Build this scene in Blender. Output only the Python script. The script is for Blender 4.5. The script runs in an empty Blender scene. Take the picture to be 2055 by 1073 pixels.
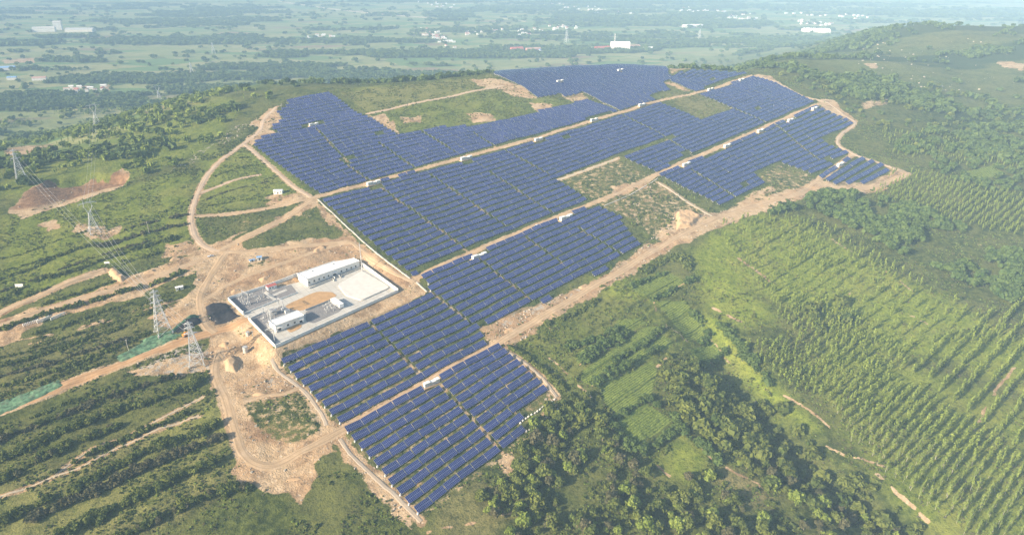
import bpy, math, random
import numpy as np
from mathutils import Vector, Matrix

# ------------------------------------------------------------------ camera, sky, sun, exposure
scene = bpy.context.scene
COL = scene.collection
FPX, CX, CY, HORIZ = 1370.0, 1027.5, 536.5, -95.0
PITCH = math.atan((CY - HORIZ) / FPX)
cam_d = bpy.data.cameras.new("camera")
cam_d.lens = 24.0; cam_d.sensor_width = 36.0
cam_d.clip_start = 1.0; cam_d.clip_end = 30000.0
cam = bpy.data.objects.new("camera", cam_d); COL.objects.link(cam)
cam.location = (0, 0, 0); cam.rotation_euler = (math.pi / 2 - PITCH, 0, 0)
scene.camera = cam
SHADOW_AZ, SUN_EL = math.radians(57), math.radians(23)
sun_d = bpy.data.lights.new("sun", 'SUN'); sun_d.energy = 5.0; sun_d.angle = math.radians(0.6); sun_d.color = (1.0, 0.85, 0.64)
sun = bpy.data.objects.new("sun", sun_d); COL.objects.link(sun)
sdir = Vector((math.sin(SHADOW_AZ) * math.cos(SUN_EL), math.cos(SHADOW_AZ) * math.cos(SUN_EL), -math.sin(SUN_EL)))
sun.rotation_euler = sdir.to_track_quat('-Z', 'Y').to_euler()
world = bpy.data.worlds.new("World"); scene.world = world; world.use_nodes = True
wn = world.node_tree; wn.nodes.clear()
sky = wn.nodes.new('ShaderNodeTexSky'); sky.sky_type = 'NISHITA'; sky.sun_disc = False
sky.sun_elevation = SUN_EL; sky.sun_rotation = SHADOW_AZ + math.pi
sky.air_density = 1.2; sky.dust_density = 2.0
bg = wn.nodes.new('ShaderNodeBackground'); bg.inputs['Strength'].default_value = 0.10
wo = wn.nodes.new('ShaderNodeOutputWorld')
wn.links.new(sky.outputs[0], bg.inputs[0]); wn.links.new(bg.outputs[0], wo.inputs[0])
scene.view_settings.view_transform = 'Standard'; scene.view_settings.look = 'None'
scene.view_settings.exposure = 1.10; scene.view_settings.gamma = 1.0
scene.render.engine = 'CYCLES'
scene.cycles.max_bounces = 4; scene.cycles.diffuse_bounces = 2; scene.cycles.glossy_bounces = 2
scene.cycles.transmission_bounces = 2; scene.cycles.volume_bounces = 0; scene.cycles.transparent_max_bounces = 4
scene.cycles.caustics_reflective = False; scene.cycles.caustics_refractive = False
scene.cycles.use_denoising = True
scene.cycles.denoiser = 'OPENIMAGEDENOISE'; scene.cycles.denoising_prefilter = 'NONE'; scene.cycles.denoising_input_passes = 'RGB_ALBEDO_NORMAL'
rng = np.random.default_rng(7)
random.seed(7)

# ------------------------------------------------------------------ noise and polygon helpers
def vnoise(x, y, seed=0):
    xi = np.floor(x).astype(np.int64); yi = np.floor(y).astype(np.int64)
    fx = x - xi; fy = y - yi
    fx = fx * fx * (3 - 2 * fx); fy = fy * fy * (3 - 2 * fy)
    def hsh(a, b):
        n = (a * 374761393 + b * 668265263 + seed * 974634777) & 0xFFFFFFFF
        n = ((n ^ (n >> 13)) * 1274126177) & 0xFFFFFFFF
        return ((n ^ (n >> 16)) & 0xFFFF) / 65535.0
    return (hsh(xi, yi) * (1 - fx) + hsh(xi + 1, yi) * fx) * (1 - fy) + (hsh(xi, yi + 1) * (1 - fx) + hsh(xi + 1, yi + 1) * fx) * fy
def fbm(x, y, seed=0, oct=4):
    s = 0; a = 0.5; t = 0
    for k in range(oct):
        s = s + a * vnoise(x * 2 ** k + 17.3 * k, y * 2 ** k - 9.1 * k, seed + k); t += a; a *= 0.5
    return s / t
def sstep(a, b, x):
    t = np.clip((x - a) / (b - a), 0, 1); return t * t * (3 - 2 * t)
def seg_dist(x, y, ln):
    d = np.full(x.shape, 1e9)
    for (x0, y0), (x1, y1) in zip(ln[:-1], ln[1:]):
        vx, vy = x1 - x0, y1 - y0; L = vx * vx + vy * vy + 1e-9
        t = np.clip(((x - x0) * vx + (y - y0) * vy) / L, 0, 1)
        d = np.minimum(d, np.hypot(x - x0 - t * vx, y - y0 - t * vy))
    return d
def inside(x, y, poly):
    r = np.zeros(x.shape, bool); n = len(poly)
    for i in range(n):
        x0, y0 = poly[i]; x1, y1 = poly[(i + 1) % n]
        if y0 == y1: continue
        c = ((y0 > y) != (y1 > y)) & (x < (x1 - x0) * (y - y0) / (y1 - y0) + x0)
        r ^= c
    return r
def poly_sd(x, y, poly):
    pl = list(poly) + [poly[0]]
    d = seg_dist(x, y, pl)
    return np.where(inside(x, y, poly), -d, d)
def px_ray(px, py):
    px = np.asarray(px, float); py = np.asarray(py, float)
    a = (px - CX) / FPX; b = (CY - py) / FPX
    c, s = math.cos(PITCH), math.sin(PITCH)
    return a, c + b * s, -s + b * c
PA, PB = -322.0, 0.16           # the hill's top is close to a tilted plane
def plane_pt(px, py):
    dx, dy, dz = px_ray(px, py); t = PA / (dz - PB * dy)
    return float(dx * t), float(dy * t)
HILL = [plane_pt(*p) for p in [(0, 405), (120, 385), (260, 350), (400, 292), (480, 240), (545, 205), (600, 190), (660, 178), (760, 165), (870, 157), (1000, 142), (1100, 134), (1240, 127), (1330, 131), (1450, 137), (1550, 142), (1640, 180), (1725, 226), (1850, 320), (2055, 372)]] + \
       [(760, 760), (1500, 900), (1500, -300), (-900, -300), (-900, 520)]
RAVINE = [plane_pt(*p) for p in [(1390, 640), (1440, 705), (1490, 770), (1550, 850), (1620, 930), (1720, 1010), (1850, 1080), (2000, 1180)]]

# ------------------------------------------------------------------ terrain height
PADC = plane_pt(628, 604); PADZ = PA + PB * PADC[1]; PADS = .05
def pad_pt(px, py):
    dx, dy, dz = px_ray(px, py); t = (PADZ - PADS * PADC[1]) / (dz - PADS * dy)
    return float(dx * t), float(dy * t)
SUBST = [(458, 602), (553, 698), (799, 586), (727, 533)]
SUBST_W = [pad_pt(*p) for p in SUBST]
def hbase(x, y):
    P = PA + PB * np.minimum(y, 1150.0)
    d = poly_sd(x, y, HILL)
    D = 300.0 + 330.0 * sstep(-150, -420, x) + 420.0 * sstep(330, 470, x)
    w = 1 - sstep(-34, D, d)
    V = -292 + 14 * (fbm(x / 600, y / 600, 5, 3) - .5) - np.clip(y - 2500, 0, 4000) * 0.0015
    V = V + 92 * sstep(330, 640, x) * np.exp(-((y - 1320) / 430.0) ** 2)
    h = V + (P - V) * w
    # long hill behind on the right
    rx = sstep(580, 900, x + 90 * (fbm(x / 260, y / 260, 11, 2) - .5))
    rdg = np.exp(-((y - 1740 - 0.10 * (x - 900)) / 430.0) ** 2)
    h = h + 78 * rx * rdg * (0.8 + .4 * fbm(x / 330, y / 330, 21, 3)) * (1 - w * .7)
    h = h + 26 * np.exp(-((y - 1430) / 260.0) ** 2) * sstep(560, 900, x) * (fbm(x / 180, y / 180, 23, 3)) * (1 - w)
    dr = seg_dist(x, y, RAVINE)
    h = h - 8.5 * np.exp(-(dr / 15.0) ** 2) * sstep(700, 300, y)
    pm = sstep(13, .6, poly_sd(x, y, SUBST_W))
    h = h * (1 - pm) + (PADZ + PADS * (y - PADC[1])) * pm
    return h
def G(pts):
    """ground points seen at the given pixels of the photograph (used once, to lay out the plan)"""
    p = np.asarray(pts, float).reshape(-1, 2)
    dx, dy, dz = px_ray(p[:, 0], p[:, 1])
    S = np.geomspace(150, 9000, 520)[None, :]
    X = dx[:, None] / dy[:, None] * S; Y = np.broadcast_to(S, X.shape); Z = dz[:, None] / dy[:, None] * S
    H = hbase(X, Y)
    below = Z < H
    i = np.argmax(below, axis=1); i = np.where(below.any(axis=1), np.maximum(i, 1), 519)
    r = np.arange(len(p))
    f0 = Z[r, i - 1] - H[r, i - 1]; f1 = Z[r, i] - H[r, i]
    t = np.clip(f0 / (f0 - f1 + 1e-9), 0, 1)
    s = S[0, i - 1] + t * (S[0, i] - S[0, i - 1])
    return [(float(a), float(b)) for a, b in zip(dx / dy * s, s)]
def G1(px, py): return G([(px, py)])[0]

# ------------------------------------------------------------------ plan: farm blocks (outlines on the ground)
FARM = {}
FARM['C'] = dict(poly=[(694, 860), (850, 775), (858, 790), (888, 772), (880, 758), (1001, 691), (1106, 786), (1046, 845), (1057, 868), (838, 1034), (690, 862)],
                 top=[(694, 862), (1001, 693)], bot=[(838, 1033), (1003, 905)])
FARM['B'] = dict(poly=[(558, 710), (735, 638), (850, 592), (862, 575), (846, 556), (950, 512), (958, 522), (978, 512), (975, 500), (1118, 440), (1124, 450), (1150, 437), (1146, 427), (1190, 411), (1258, 441), (1250, 450), (1287, 492), (1197, 557), (1170, 550), (1100, 606), (962, 655), (978, 690), (682, 852)],
                 top=[(846, 556), (1190, 411)], bot=[(682, 851), (985, 686)])
FARM['D'] = dict(poly=[(637, 398), (733, 374), (744, 382), (768, 374), (762, 364), (920, 324), (930, 330), (952, 322), (945, 317), (1066, 286), (1076, 291), (1096, 283), (1090, 279), (1190, 248), (1318, 205), (1403, 240), (1467, 217), (1398, 190), (1420, 184), (1440, 180), (1505, 153), (1560, 168), (1600, 190), (1642, 208), (1460, 288), (1315, 346), (1250, 318), (1340, 282), (1325, 279), (1240, 312), (1115, 358), (1190, 408), (828, 554)],
                 top=[(637, 398), (930, 320), (1190, 246), (1318, 205), (1505, 153)], bot=[(828, 554), (1190, 408), (1315, 346), (1460, 288), (1642, 208)])
FARM['G'] = dict(poly=[(505, 292), (640, 391), (740, 362), (930, 309), (1075, 273), (1190, 237), (1240, 224), (1178, 201), (1066, 229), (943, 257), (926, 251), (799, 273), (745, 238), (720, 230), (662, 187), (575, 204), (580, 210), (555, 228), (568, 240), (540, 258), (560, 268), (535, 270)],
                 top=[(575, 204), (662, 187), (1178, 150)], bot=[(640, 391), (740, 362), (930, 309), (1240, 224)], holes=[[(604, 256), (612, 249), (650, 244), (654, 251), (612, 259)]])
FARM['F'] = dict(poly=[(990, 151), (1080, 139), (1180, 134), (1250, 130), (1305, 134), (1342, 151), (1345, 160), (1332, 166), (1345, 182), (1302, 193), (1318, 203), (1245, 224), (1168, 188), (1132, 196), (1125, 188), (1078, 197), (1048, 174)],
                 top=[(990, 150), (1250, 122), (1345, 110)], bot=[(1078, 270), (1245, 224), (1340, 194)], holes=[[(1114, 166), (1122, 162), (1134, 166), (1126, 170)], [(1234, 144), (1242, 140), (1254, 143), (1246, 148)]])
FARM['N'] = dict(poly=[(1340, 153), (1392, 142), (1503, 147), (1397, 185), (1386, 183), (1342, 162)], top=[(1340, 154), (1500, 137)], bot=[(1397, 184), (1505, 151)])
FARM['H'] = dict(poly=[(1322, 353), (1362, 336), (1370, 341), (1385, 331), (1380, 328), (1448, 300), (1453, 305), (1468, 296), (1463, 291), (1516, 268), (1522, 273), (1534, 264), (1530, 260), (1576, 243), (1584, 248), (1596, 240), (1592, 235), (1640, 214), (1716, 247), (1650, 286), (1705, 308), (1636, 354), (1563, 325), (1518, 352), (1536, 368), (1455, 418)],
                 top=[(1322, 353), (1460, 294), (1640, 214)], bot=[(1455, 418), (1563, 365), (1720, 300)])
FARM['I'] = dict(poly=[(1642, 357), (1676, 334), (1684, 338), (1694, 330), (1690, 326), (1715, 311), (1790, 338), (1747, 372), (1720, 368), (1680, 374)], top=[(1642, 357), (1715, 310)], bot=[(1680, 376), (1747, 373), (1795, 340)])
FARM['I']['bot'] = [(1700, 386), (1790, 340)]
for k in FARM:
    b = FARM[k]
    for q in ('poly', 'top', 'bot'): b[q] = G(b[q])
    b['holes'] = [G(h) for h in b.get('holes', [])]
AISLE_PX = [[(738, 645), (838, 748)], [(962, 522), (1061, 600)], [(1055, 479), (1130, 530)], [(1161, 460), (1250, 513)], [(860, 584), (947, 649)], [(885, 775), (1010, 908)], [(758, 374), (943, 507)], [(861, 352), (1011, 452)], [(987, 350), (1113, 432)], [(1008, 300), (1107, 355)], [(1240, 229), (1318, 266), (1400, 318)], [(1467, 217), (1546, 252)], [(847, 266), (915, 307)], [(953, 270), (997, 297)], [(762, 290), (833, 338)], [(680, 321), (738, 362)], [(634, 259), (699, 327)], [(1556, 253), (1645, 324)], [(1390, 345), (1480, 400)], [(1168, 186), (1245, 226)]]
def in_farm(x, y, m=0.0):
    r = np.zeros(x.shape, bool)
    for b in FARM.values():
        xs = [p[0] for p in b['poly']]; ys = [p[1] for p in b['poly']]
        s = (x > min(xs) - m) & (x < max(xs) + m) & (y > min(ys) - m) & (y < max(ys) + m)
        if not s.any(): continue
        t = poly_sd(x[s], y[s], b['poly']) < m
        r[s] |= t
    return r

# roads: name -> (pixels along the centre line, width in metres, material)
ROADS = [
    ('foreground_dirt_road', [(440, 700), (432, 745), (452, 800), (470, 860), (492, 915), (540, 935), (610, 905), (680, 866), (760, 822), (850, 773), (925, 730), (1000, 688), (1060, 650), (1120, 616), (1180, 580), (1240, 547), (1290, 515), (1345, 484), (1400, 455), (1445, 435), (1530, 408), (1600, 392), (1660, 379), (1745, 376), (1785, 362), (1818, 350), (1790, 338)], 7.0, 'tan'),
    ('middle_farm_road', [(832, 557), (890, 532), (950, 505), (1010, 480), (1075, 453), (1130, 431), (1190, 408), (1240, 388), (1318, 350), (1380, 322), (1460, 289), (1530, 257), (1590, 232), (1645, 208)], 5.0, 'tan'),
    ('upper_farm_road', [(395, 434), (440, 430), (500, 424), (560, 413), (632, 397), (740, 367), (840, 341), (930, 315), (1000, 297), (1075, 278), (1130, 260), (1190, 242), (1245, 226), (1318, 204), (1395, 187), (1450, 172), (1508, 151)], 4.6, 'tan'),
    ('west_dirt_road', [(-60, 850), (0, 826), (70, 800), (130, 775), (240, 735), (340, 697), (420, 668), (500, 640)], 8.0, 'orange'),
    ('wide_dirt_track', [(-30, 668), (0, 655), (70, 630), (131, 610), (200, 589), (285, 566), (372, 533), (450, 497), (540, 455), (590, 425), (628, 402)], 7.0, 'tan'),
    ('upper_dirt_track', [(-20, 640), (20, 618), (65, 600), (110, 580), (160, 560), (210, 543)], 7.0, 'tan'),
    ('rim_dirt_road', [(556, 215), (530, 240), (522, 262), (490, 288), (440, 325), (412, 358), (392, 400), (384, 436), (390, 470), (408, 492), (440, 505)], 5.0, 'pink'),
    ('rim_side_road', [(490, 290), (525, 318), (560, 348), (590, 375), (625, 398)], 4.0, 'pink'),
    ('hut_path', [(403, 386), (440, 372), (480, 358), (520, 350)], 3.0, 'pink'),
    ('yard_dirt_road', [(440, 505), (500, 505), (570, 497), (640, 490), (700, 484)], 6.0, 'tan'),
    ('yard_side_track', [(455, 505), (432, 540), (408, 580), (402, 610), (412, 650), (432, 668)], 7.0, 'tan'),
    ('yard_back_track', [(408, 605), (460, 570), (520, 545), (590, 520), (650, 498), (700, 486), (730, 505), (790, 545), (832, 565)], 5.0, 'tan'),
    ('row_end_track', [(655, 855), (645, 830), (615, 790), (590, 768), (560, 745), (545, 720)], 2.8, 'grey'),
    ('row_end_path', [(488, 806), (530, 795), (570, 790), (600, 778)], 3.4, 'tan'),
    ('row_end_gravel_track', [(682, 880), (705, 912), (745, 950), (790, 990), (845, 1048)], 3.2, 'grey'),
    ('meadow_path', [(738, 229), (770, 222), (800, 214), (850, 204), (890, 196), (950, 183), (1010, 172)], 4.0, 'pink'),
    ('branch_dirt_road', [(1560, 402), (1600, 388), (1640, 362), (1680, 334), (1712, 310)], 5.0, 'tan'),
    ('east_perimeter_track', [(1508, 151), (1560, 166), (1610, 193), (1660, 207), (1700, 235), (1716, 248), (1690, 268), (1682, 290), (1720, 312), (1760, 325), (1800, 342)], 3.2, 'pink'),
    ('field_path', [(-20, 1004), (40, 985), (100, 960), (170, 935), (220, 905), (270, 884), (330, 858), (400, 835)], 1.1, 'pale'),
    ('upper_field_path', [(100, 962), (150, 925), (200, 895), (260, 872), (330, 838), (408, 797)], 1.0, 'pale'),
    ('scrub_path', [(1322, 366), (1350, 385), (1390, 412), (1430, 434)], 2.6, 'pale'),
    ('grass_patch_path', [(1118, 362), (1180, 340), (1240, 318)], 3.0, 'pale'),
    ('south_edge_path', [(1010, 700), (1050, 725), (1090, 760), (1118, 795)], 2.6, 'grey'),
]
ROADS = [(n, G(p), w, m) for n, p, w, m in ROADS]
def spline(pts, step):
    P = np.array(pts, float)
    out = []
    for i in range(len(P) - 1):
        p0 = P[max(i - 1, 0)]; p1 = P[i]; p2 = P[i + 1]; p3 = P[min(i + 2, len(P) - 1)]
        n = max(1, int(np.hypot(*(p2 - p1)) / step))
        for k in range(n):
            t = k / n
            out.append(0.5 * ((2 * p1) + (-p0 + p2) * t + (2 * p0 - 5 * p1 + 4 * p2 - p3) * t * t + (-p0 + 3 * p1 - 3 * p2 + p3) * t ** 3))
    out.append(P[-1]); return np.array(out)
ROAD_LINES = [(n, spline(p, 3.0), w, m) for n, p, w, m in ROADS]
def road_dist(x, y):
    d = np.full(x.shape, 1e9)
    for n, ln, w, m in ROAD_LINES:
        l2 = ln[::3] if len(ln) > 8 else ln
        l2 = np.vstack([l2, ln[-1:]])
        m_ = w / 2 + 14
        s = (x > l2[:, 0].min() - m_) & (x < l2[:, 0].max() + m_) & (y > l2[:, 1].min() - m_) & (y < l2[:, 1].max() + m_)
        if s.any(): d[s] = np.minimum(d[s], seg_dist(x[s], y[s], l2) - w / 2)
    return d

# ground cover zones (outline pixels, value)
SOIL = [
    ([(330, 535), (420, 505), (480, 490), (560, 485), (640, 476), (700, 470), (724, 490), (830, 558), (852, 585), (838, 600), (556, 712), (600, 770), (650, 832), (692, 868), (640, 925), (625, 960), (604, 1008), (565, 990), (500, 970), (458, 960), (478, 905), (440, 810), (424, 740), (330, 760), (252, 748), (400, 704), (425, 690), (410, 645), (350, 664), (300, 640), (370, 600), (395, 575), (390, 545)], 1.0),
    ([(-40, 660), (0, 640), (90, 610), (210, 573), (330, 530), (395, 503), (600, 418), (630, 398), (640, 408), (560, 462), (470, 512), (390, 548), (250, 604), (120, 634), (60, 660), (0, 700), (-40, 720)], .95),
    ([(18, 425), (40, 394), (70, 374), (95, 362), (120, 364), (180, 351), (215, 353), (245, 336), (262, 350), (225, 374), (180, 396), (130, 412), (90, 425), (50, 440)], 1.0),
    ([(80, 452), (120, 440), (122, 455), (100, 465)], 1.), ([(150, 445), (200, 455), (250, 455), (225, 478), (180, 484), (150, 465)], .7),
    ([(960, 662), (1000, 638), (1100, 600), (1200, 560), (1285, 495), (1330, 478), (1350, 500), (1250, 562), (1120, 634), (1015, 704), (975, 695)], .8),
    ([(1310, 470), (1365, 425), (1410, 426), (1440, 425), (1530, 396), (1640, 366), (1740, 362), (1800, 338), (1828, 350), (1770, 384), (1640, 394), (1530, 424), (1440, 458), (1340, 502)], .85),
    ([(1195, 405), (1250, 388), (1320, 358), (1400, 420), (1440, 430), (1365, 470), (1310, 480), (1260, 440)], .44),
    ([(1352, 424), (1385, 420), (1412, 438), (1388, 462), (1350, 470)], 1.),
    ([(1120, 358), (1240, 318), (1310, 350), (1250, 392), (1195, 405)], .42),
    ([(1225, 375), (1270, 365), (1320, 352), (1300, 375), (1240, 395)], .9),
    ([(1305, 133), (1390, 139), (1342, 151)], .62), ([(1334, 166), (1343, 162), (1388, 182), (1376, 186)], .7),
    ([(1508, 148), (1545, 152), (1600, 188), (1570, 176)], .85), ([(1640, 200), (1668, 200), (1700, 225), (1722, 246), (1700, 246), (1655, 222)], .95),
    ([(735, 236), (770, 228), (790, 246), (802, 272), (770, 256)], .9), ([(940, 160), (1000, 158), (1050, 172), (1078, 198), (1040, 196), (1000, 178), (960, 172)], .85),
    ([(930, 225), (990, 228), (994, 245), (950, 248)], .75), ([(1060, 205), (1110, 208), (1115, 222), (1075, 226)], .75), ([(800, 234), (846, 232), (850, 246), (810, 248)], .7),
    ([(1125, 188), (1170, 186), (1182, 202), (1150, 206), (1128, 198)], .6),
    ([(500, 250), (545, 215), (560, 226), (566, 240), (540, 258), (558, 268), (505, 292), (490, 280), (520, 262)], .85),
    ([(686, 868), (722, 903), (782, 965), (848, 1034), (832, 1060), (760, 992), (696, 925), (668, 884)], .95),
    ([(1008, 925), (1032, 903), (1052, 940), (1042, 957), (1010, 940)], 1.), ([(1060, 850), (1110, 795), (1130, 805), (1075, 860)], .6),
    ([(1000, 695), (1050, 720), (1112, 790), (1130, 808), (1105, 800), (1040, 740)], .7),
    ([(1640, 357), (1680, 378), (1750, 376), (1600, 400), (1570, 404)], .75),
    ([(1520, 352), (1562, 328), (1640, 356), (1600, 392), (1460, 420), (1540, 372)], .42), ([(1460, 418), (1540, 374), (1560, 380), (1500, 412)], .75),
    ([(560, 395), (600, 385), (620, 398), (560, 412), (520, 410)], .7), ([(530, 395), (545, 388), (570, 390), (560, 405)], .9),
    ([(470, 660), (570, 700), (560, 740), (500, 780), (440, 700)], 1.),
    ([(640, 410), (725, 488), (830, 562), (815, 562), (715, 498), (625, 408)], .9),
    ([(100, 290), (120, 288), (60, 300), (20, 305)], .6), ([(0, 300), (60, 292), (120, 296), (90, 305), (20, 315)], .75),
    ([(170, 190), (205, 186), (208, 200), (182, 202)], .8), ([(40, 196), (70, 194), (66, 200), (40, 201)], .8), ([(0, 120), (68, 116), (70, 126), (10, 128)], .9), ([(205, 172), (222, 170), (222, 182), (205, 183)], .8),
    ([(1890, 125), (1970, 120), (2040, 130), (2055, 142), (1990, 136)], .0), ([(2000, 122), (2055, 128), (2055, 142), (2010, 134)], .95),
    ([(1735, 128), (1760, 126), (1765, 140), (1745, 138)], .8), ([(1730, 205), (1790, 196), (1775, 212), (1730, 220)], .6), ([(330, 490), (395, 485), (400, 505), (330, 520)], .8),
    ([(470, 445), (560, 435), (640, 415), (635, 440), (560, 470), (490, 500)], .35),
]
GREEN = [([(492, 800), (560, 792), (602, 782), (652, 858), (600, 888), (535, 878), (497, 842)], .57), ([(468, 478), (535, 442), (600, 432), (636, 452), (600, 478), (500, 508)], .8), ([(640, 440), (700, 472), (670, 480), (640, 470)], .7),
         ([(545, 480), (590, 460), (600, 475), (550, 500)], .5), ([(75, 618), (130, 594), (218, 561), (228, 566), (140, 600), (80, 622)], .9), ([(490, 530), (530, 515), (540, 525), (500, 540)], .5)]
ROCK = [([(330, 355), (400, 322), (450, 290), (520, 252), (560, 222), (608, 203), (570, 206), (500, 240), (440, 270), (350, 335)], .42), ([(1700, 90), (1760, 95), (1860, 150), (1960, 190), (1950, 215), (1850, 190), (1740, 140)], .24),
        ([(1245, 560), (1300, 475), (1340, 480), (1290, 540)], .3), ([(740, 830), (790, 960), (840, 1040), (790, 1030), (700, 930)], .3), ([(940, 420), (420, 410), (440, 470), (400, 490)], 0), ([(255, 745), (330, 700), (420, 690), (440, 740), (330, 765)], .6),
        ([(1000, 640), (1120, 590), (1180, 565), (1190, 575), (1010, 665)], .55), ([(1290, 300), (1340, 288), (1345, 295), (1260, 322)], .3), ([(1020, 690), (1110, 790), (1130, 815), (1090, 800)], .5), ([(480, 780), (540, 720), (590, 770), (640, 840), (600, 790), (560, 770)], .5),
        ([(1440, 425), (1700, 365), (1740, 400), (1600, 400), (1450, 450)], .3)]
LUSH = [([(1390, 505), (1440, 458), (1530, 424), (1600, 440), (1740, 520), (1900, 600), (2070, 690), (2070, 800), (1900, 720), (1700, 710), (1600, 620), (1500, 580), (1480, 620), (1420, 600)], .8),
        ([(1395, 640), (1450, 640), (1510, 720), (1570, 790), (1640, 860), (1600, 850), (1520, 790), (1440, 700)], 1.), ([(1247, 577), (1328, 547), (1372, 564), (1313, 593), (1300, 599)], .9), ([(1400, 520), (1480, 560), (1560, 640), (1480, 660), (1400, 600)], .9),
        ([(1319, 931), (1367, 879), (1426, 912), (1406, 949), (1369, 969), (1341, 951)], .75), ([(1190, 560), (1260, 550), (1330, 570), (1310, 610), (1220, 600)], .7), ([(1020, 680), (1180, 600), (1320, 620), (1420, 700), (1300, 740), (1160, 780), (1100, 760)], .22),
        ([(0, 210), (100, 190), (350, 170), (480, 220), (430, 300), (200, 380), (0, 400)], .45), ([(0, 440), (380, 340), (400, 480), (0, 610)], .5), ([(400, 300), (560, 300), (620, 390), (400, 430)], .45),
        ([(680, 180), (990, 150), (1000, 180), (1150, 205), (940, 255), (800, 270), (740, 230)], .35), ([(1600, 720), (1700, 680), (2070, 820), (2070, 1080), (1900, 1080), (1750, 950)], .6), ([(75, 618), (130, 592), (215, 560), (228, 566), (140, 600), (80, 622)], .5),
        ([(300, 860), (450, 800), (470, 880), (330, 960)], .55), ([(0, 1000), (300, 900), (450, 860), (460, 950), (200, 1080), (0, 1080)], .35)]
CROP = [[(1152, 711), (1222, 681), (1287, 638), (1297, 646), (1227, 691), (1162, 731)], [(1250, 574), (1345, 548), (1375, 566), (1300, 598)], [(1166, 750), (1190, 730), (1300, 654), (1326, 660), (1219, 737), (1186, 772), (1166, 762)], [(1234, 735), (1328, 672), (1350, 684), (1348, 694), (1197, 774), (1186, 774)], [(1203, 778), (1310, 722), (1318, 750), (1308, 792), (1250, 838), (1215, 812)],
        [(1240, 844), (1297, 811), (1352, 844), (1280, 894), (1268, 888)], [(1315, 608), (1372, 603), (1414, 663), (1403, 681), (1381, 681)], [(1383, 702), (1427, 682), (1449, 706), (1405, 733)],
        [(1240, 640), (1285, 640), (1292, 650), (1250, 668), (1235, 662)], [(1935, 345), (1990, 332), (2020, 350), (1960, 362)]]
DRY = [([(1442, 966), (1461, 942), (1516, 971), (1552, 1000), (1530, 1018), (1500, 1012)], .9), ([(880, 1000), (960, 960), (1080, 960), (1100, 1000), (980, 1073), (880, 1073)], .5), ([(0, 980), (460, 780), (470, 980), (300, 1080), (0, 1080)], .45), ([(0, 690), (420, 620), (300, 740), (0, 830)], .35),
       ([(1470, 830), (1540, 870), (1620, 960), (1560, 950)], .7), ([(680, 185), (990, 150), (1000, 180), (740, 225)], .5), ([(1330, 190), (1390, 188), (1465, 216), (1400, 238)], .5)]
BANKS = [([(1160, 735), (1228, 694), (1300, 649)], .8), ([(1190, 776), (1240, 735), (1330, 666)], .8), ([(1196, 775), (1260, 740), (1350, 690)], .8), ([(1300, 600), (1376, 568)], .8), ([(1312, 606), (1318, 640), (1380, 684)], .7), ([(1060, 640), (1110, 625), (1160, 600)], .6), ([(1482, 518), (1540, 560), (1578, 597), (1606, 598)], 1.8), ([(1655, 468), (1700, 500), (1740, 520)], .9), ([(1765, 535), (1800, 560), (1832, 584)], .9), ([(1806, 620), (1862, 650)], .9), ([(1412, 608), (1440, 622), (1486, 645)], 1.6), ([(1428, 700), (1450, 712), (1500, 760)], .6),
         ([(1573, 794), (1625, 825), (1668, 858)], 1.1), ([(1658, 894), (1700, 915), (1772, 932)], 1.1), ([(1762, 952), (1800, 990), (1836, 1018)], 1.8), ([(1850, 1030), (1902, 1068)], 1.6), ([(1212, 848), (1240, 885), (1276, 927)], .9), ([(1378, 868), (1432, 920)], 1.2), ([(1315, 625), (1340, 660)], .6),
         ([(1310, 742), (1360, 698)], 1.3), ([(1426, 683), (1450, 706), (1412, 730)], 1.2), ([(1268, 892), (1290, 900)], 2.), ([(1320, 935), (1346, 955)], 1.), ([(1458, 940), (1520, 972), (1556, 1002)], .9), ([(1060, 660), (1130, 600), (1210, 560)], 0.1), ([(1100, 715), (1160, 770), (1190, 800)], .8), ([(1100, 640), (1112, 690)], .5),
         ([(860, 1070), (940, 1050), (1080, 1015)], .9), ([(1950, 735), (2038, 640)], .0), ([(1955, 860), (2000, 780), (2040, 735)], 1.0), ([(60, 690), (240, 640), (300, 610)], 1.0), ([(0, 690), (130, 665), (290, 625), (400, 590)], 1.6), ([(1930, 480), (1990, 500), (2055, 520)], 1.2), ([(1690, 600), (1720, 580)], .6)]
SOIL = [(G(p), v) for p, v in SOIL if v > 0]; GREEN = [(G(p), v) for p, v in GREEN]; ROCK = [(G(p), v) for p, v in ROCK if v > 0]
LUSH = [(G(p), v) for p, v in LUSH]; CROP = [G(p) for p in CROP]; DRY = [(G(p), v) for p, v in DRY]; BANKS = [(G(p), w) for p, w in BANKS if w > .2]
TERR = [plane_pt(*p) for p in [(-200, 640), (0, 440), (380, 330), (400, 500), (300, 540), (400, 600), (420, 690), (440, 800), (470, 980), (700, 1100), (-300, 1150)]]

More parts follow.
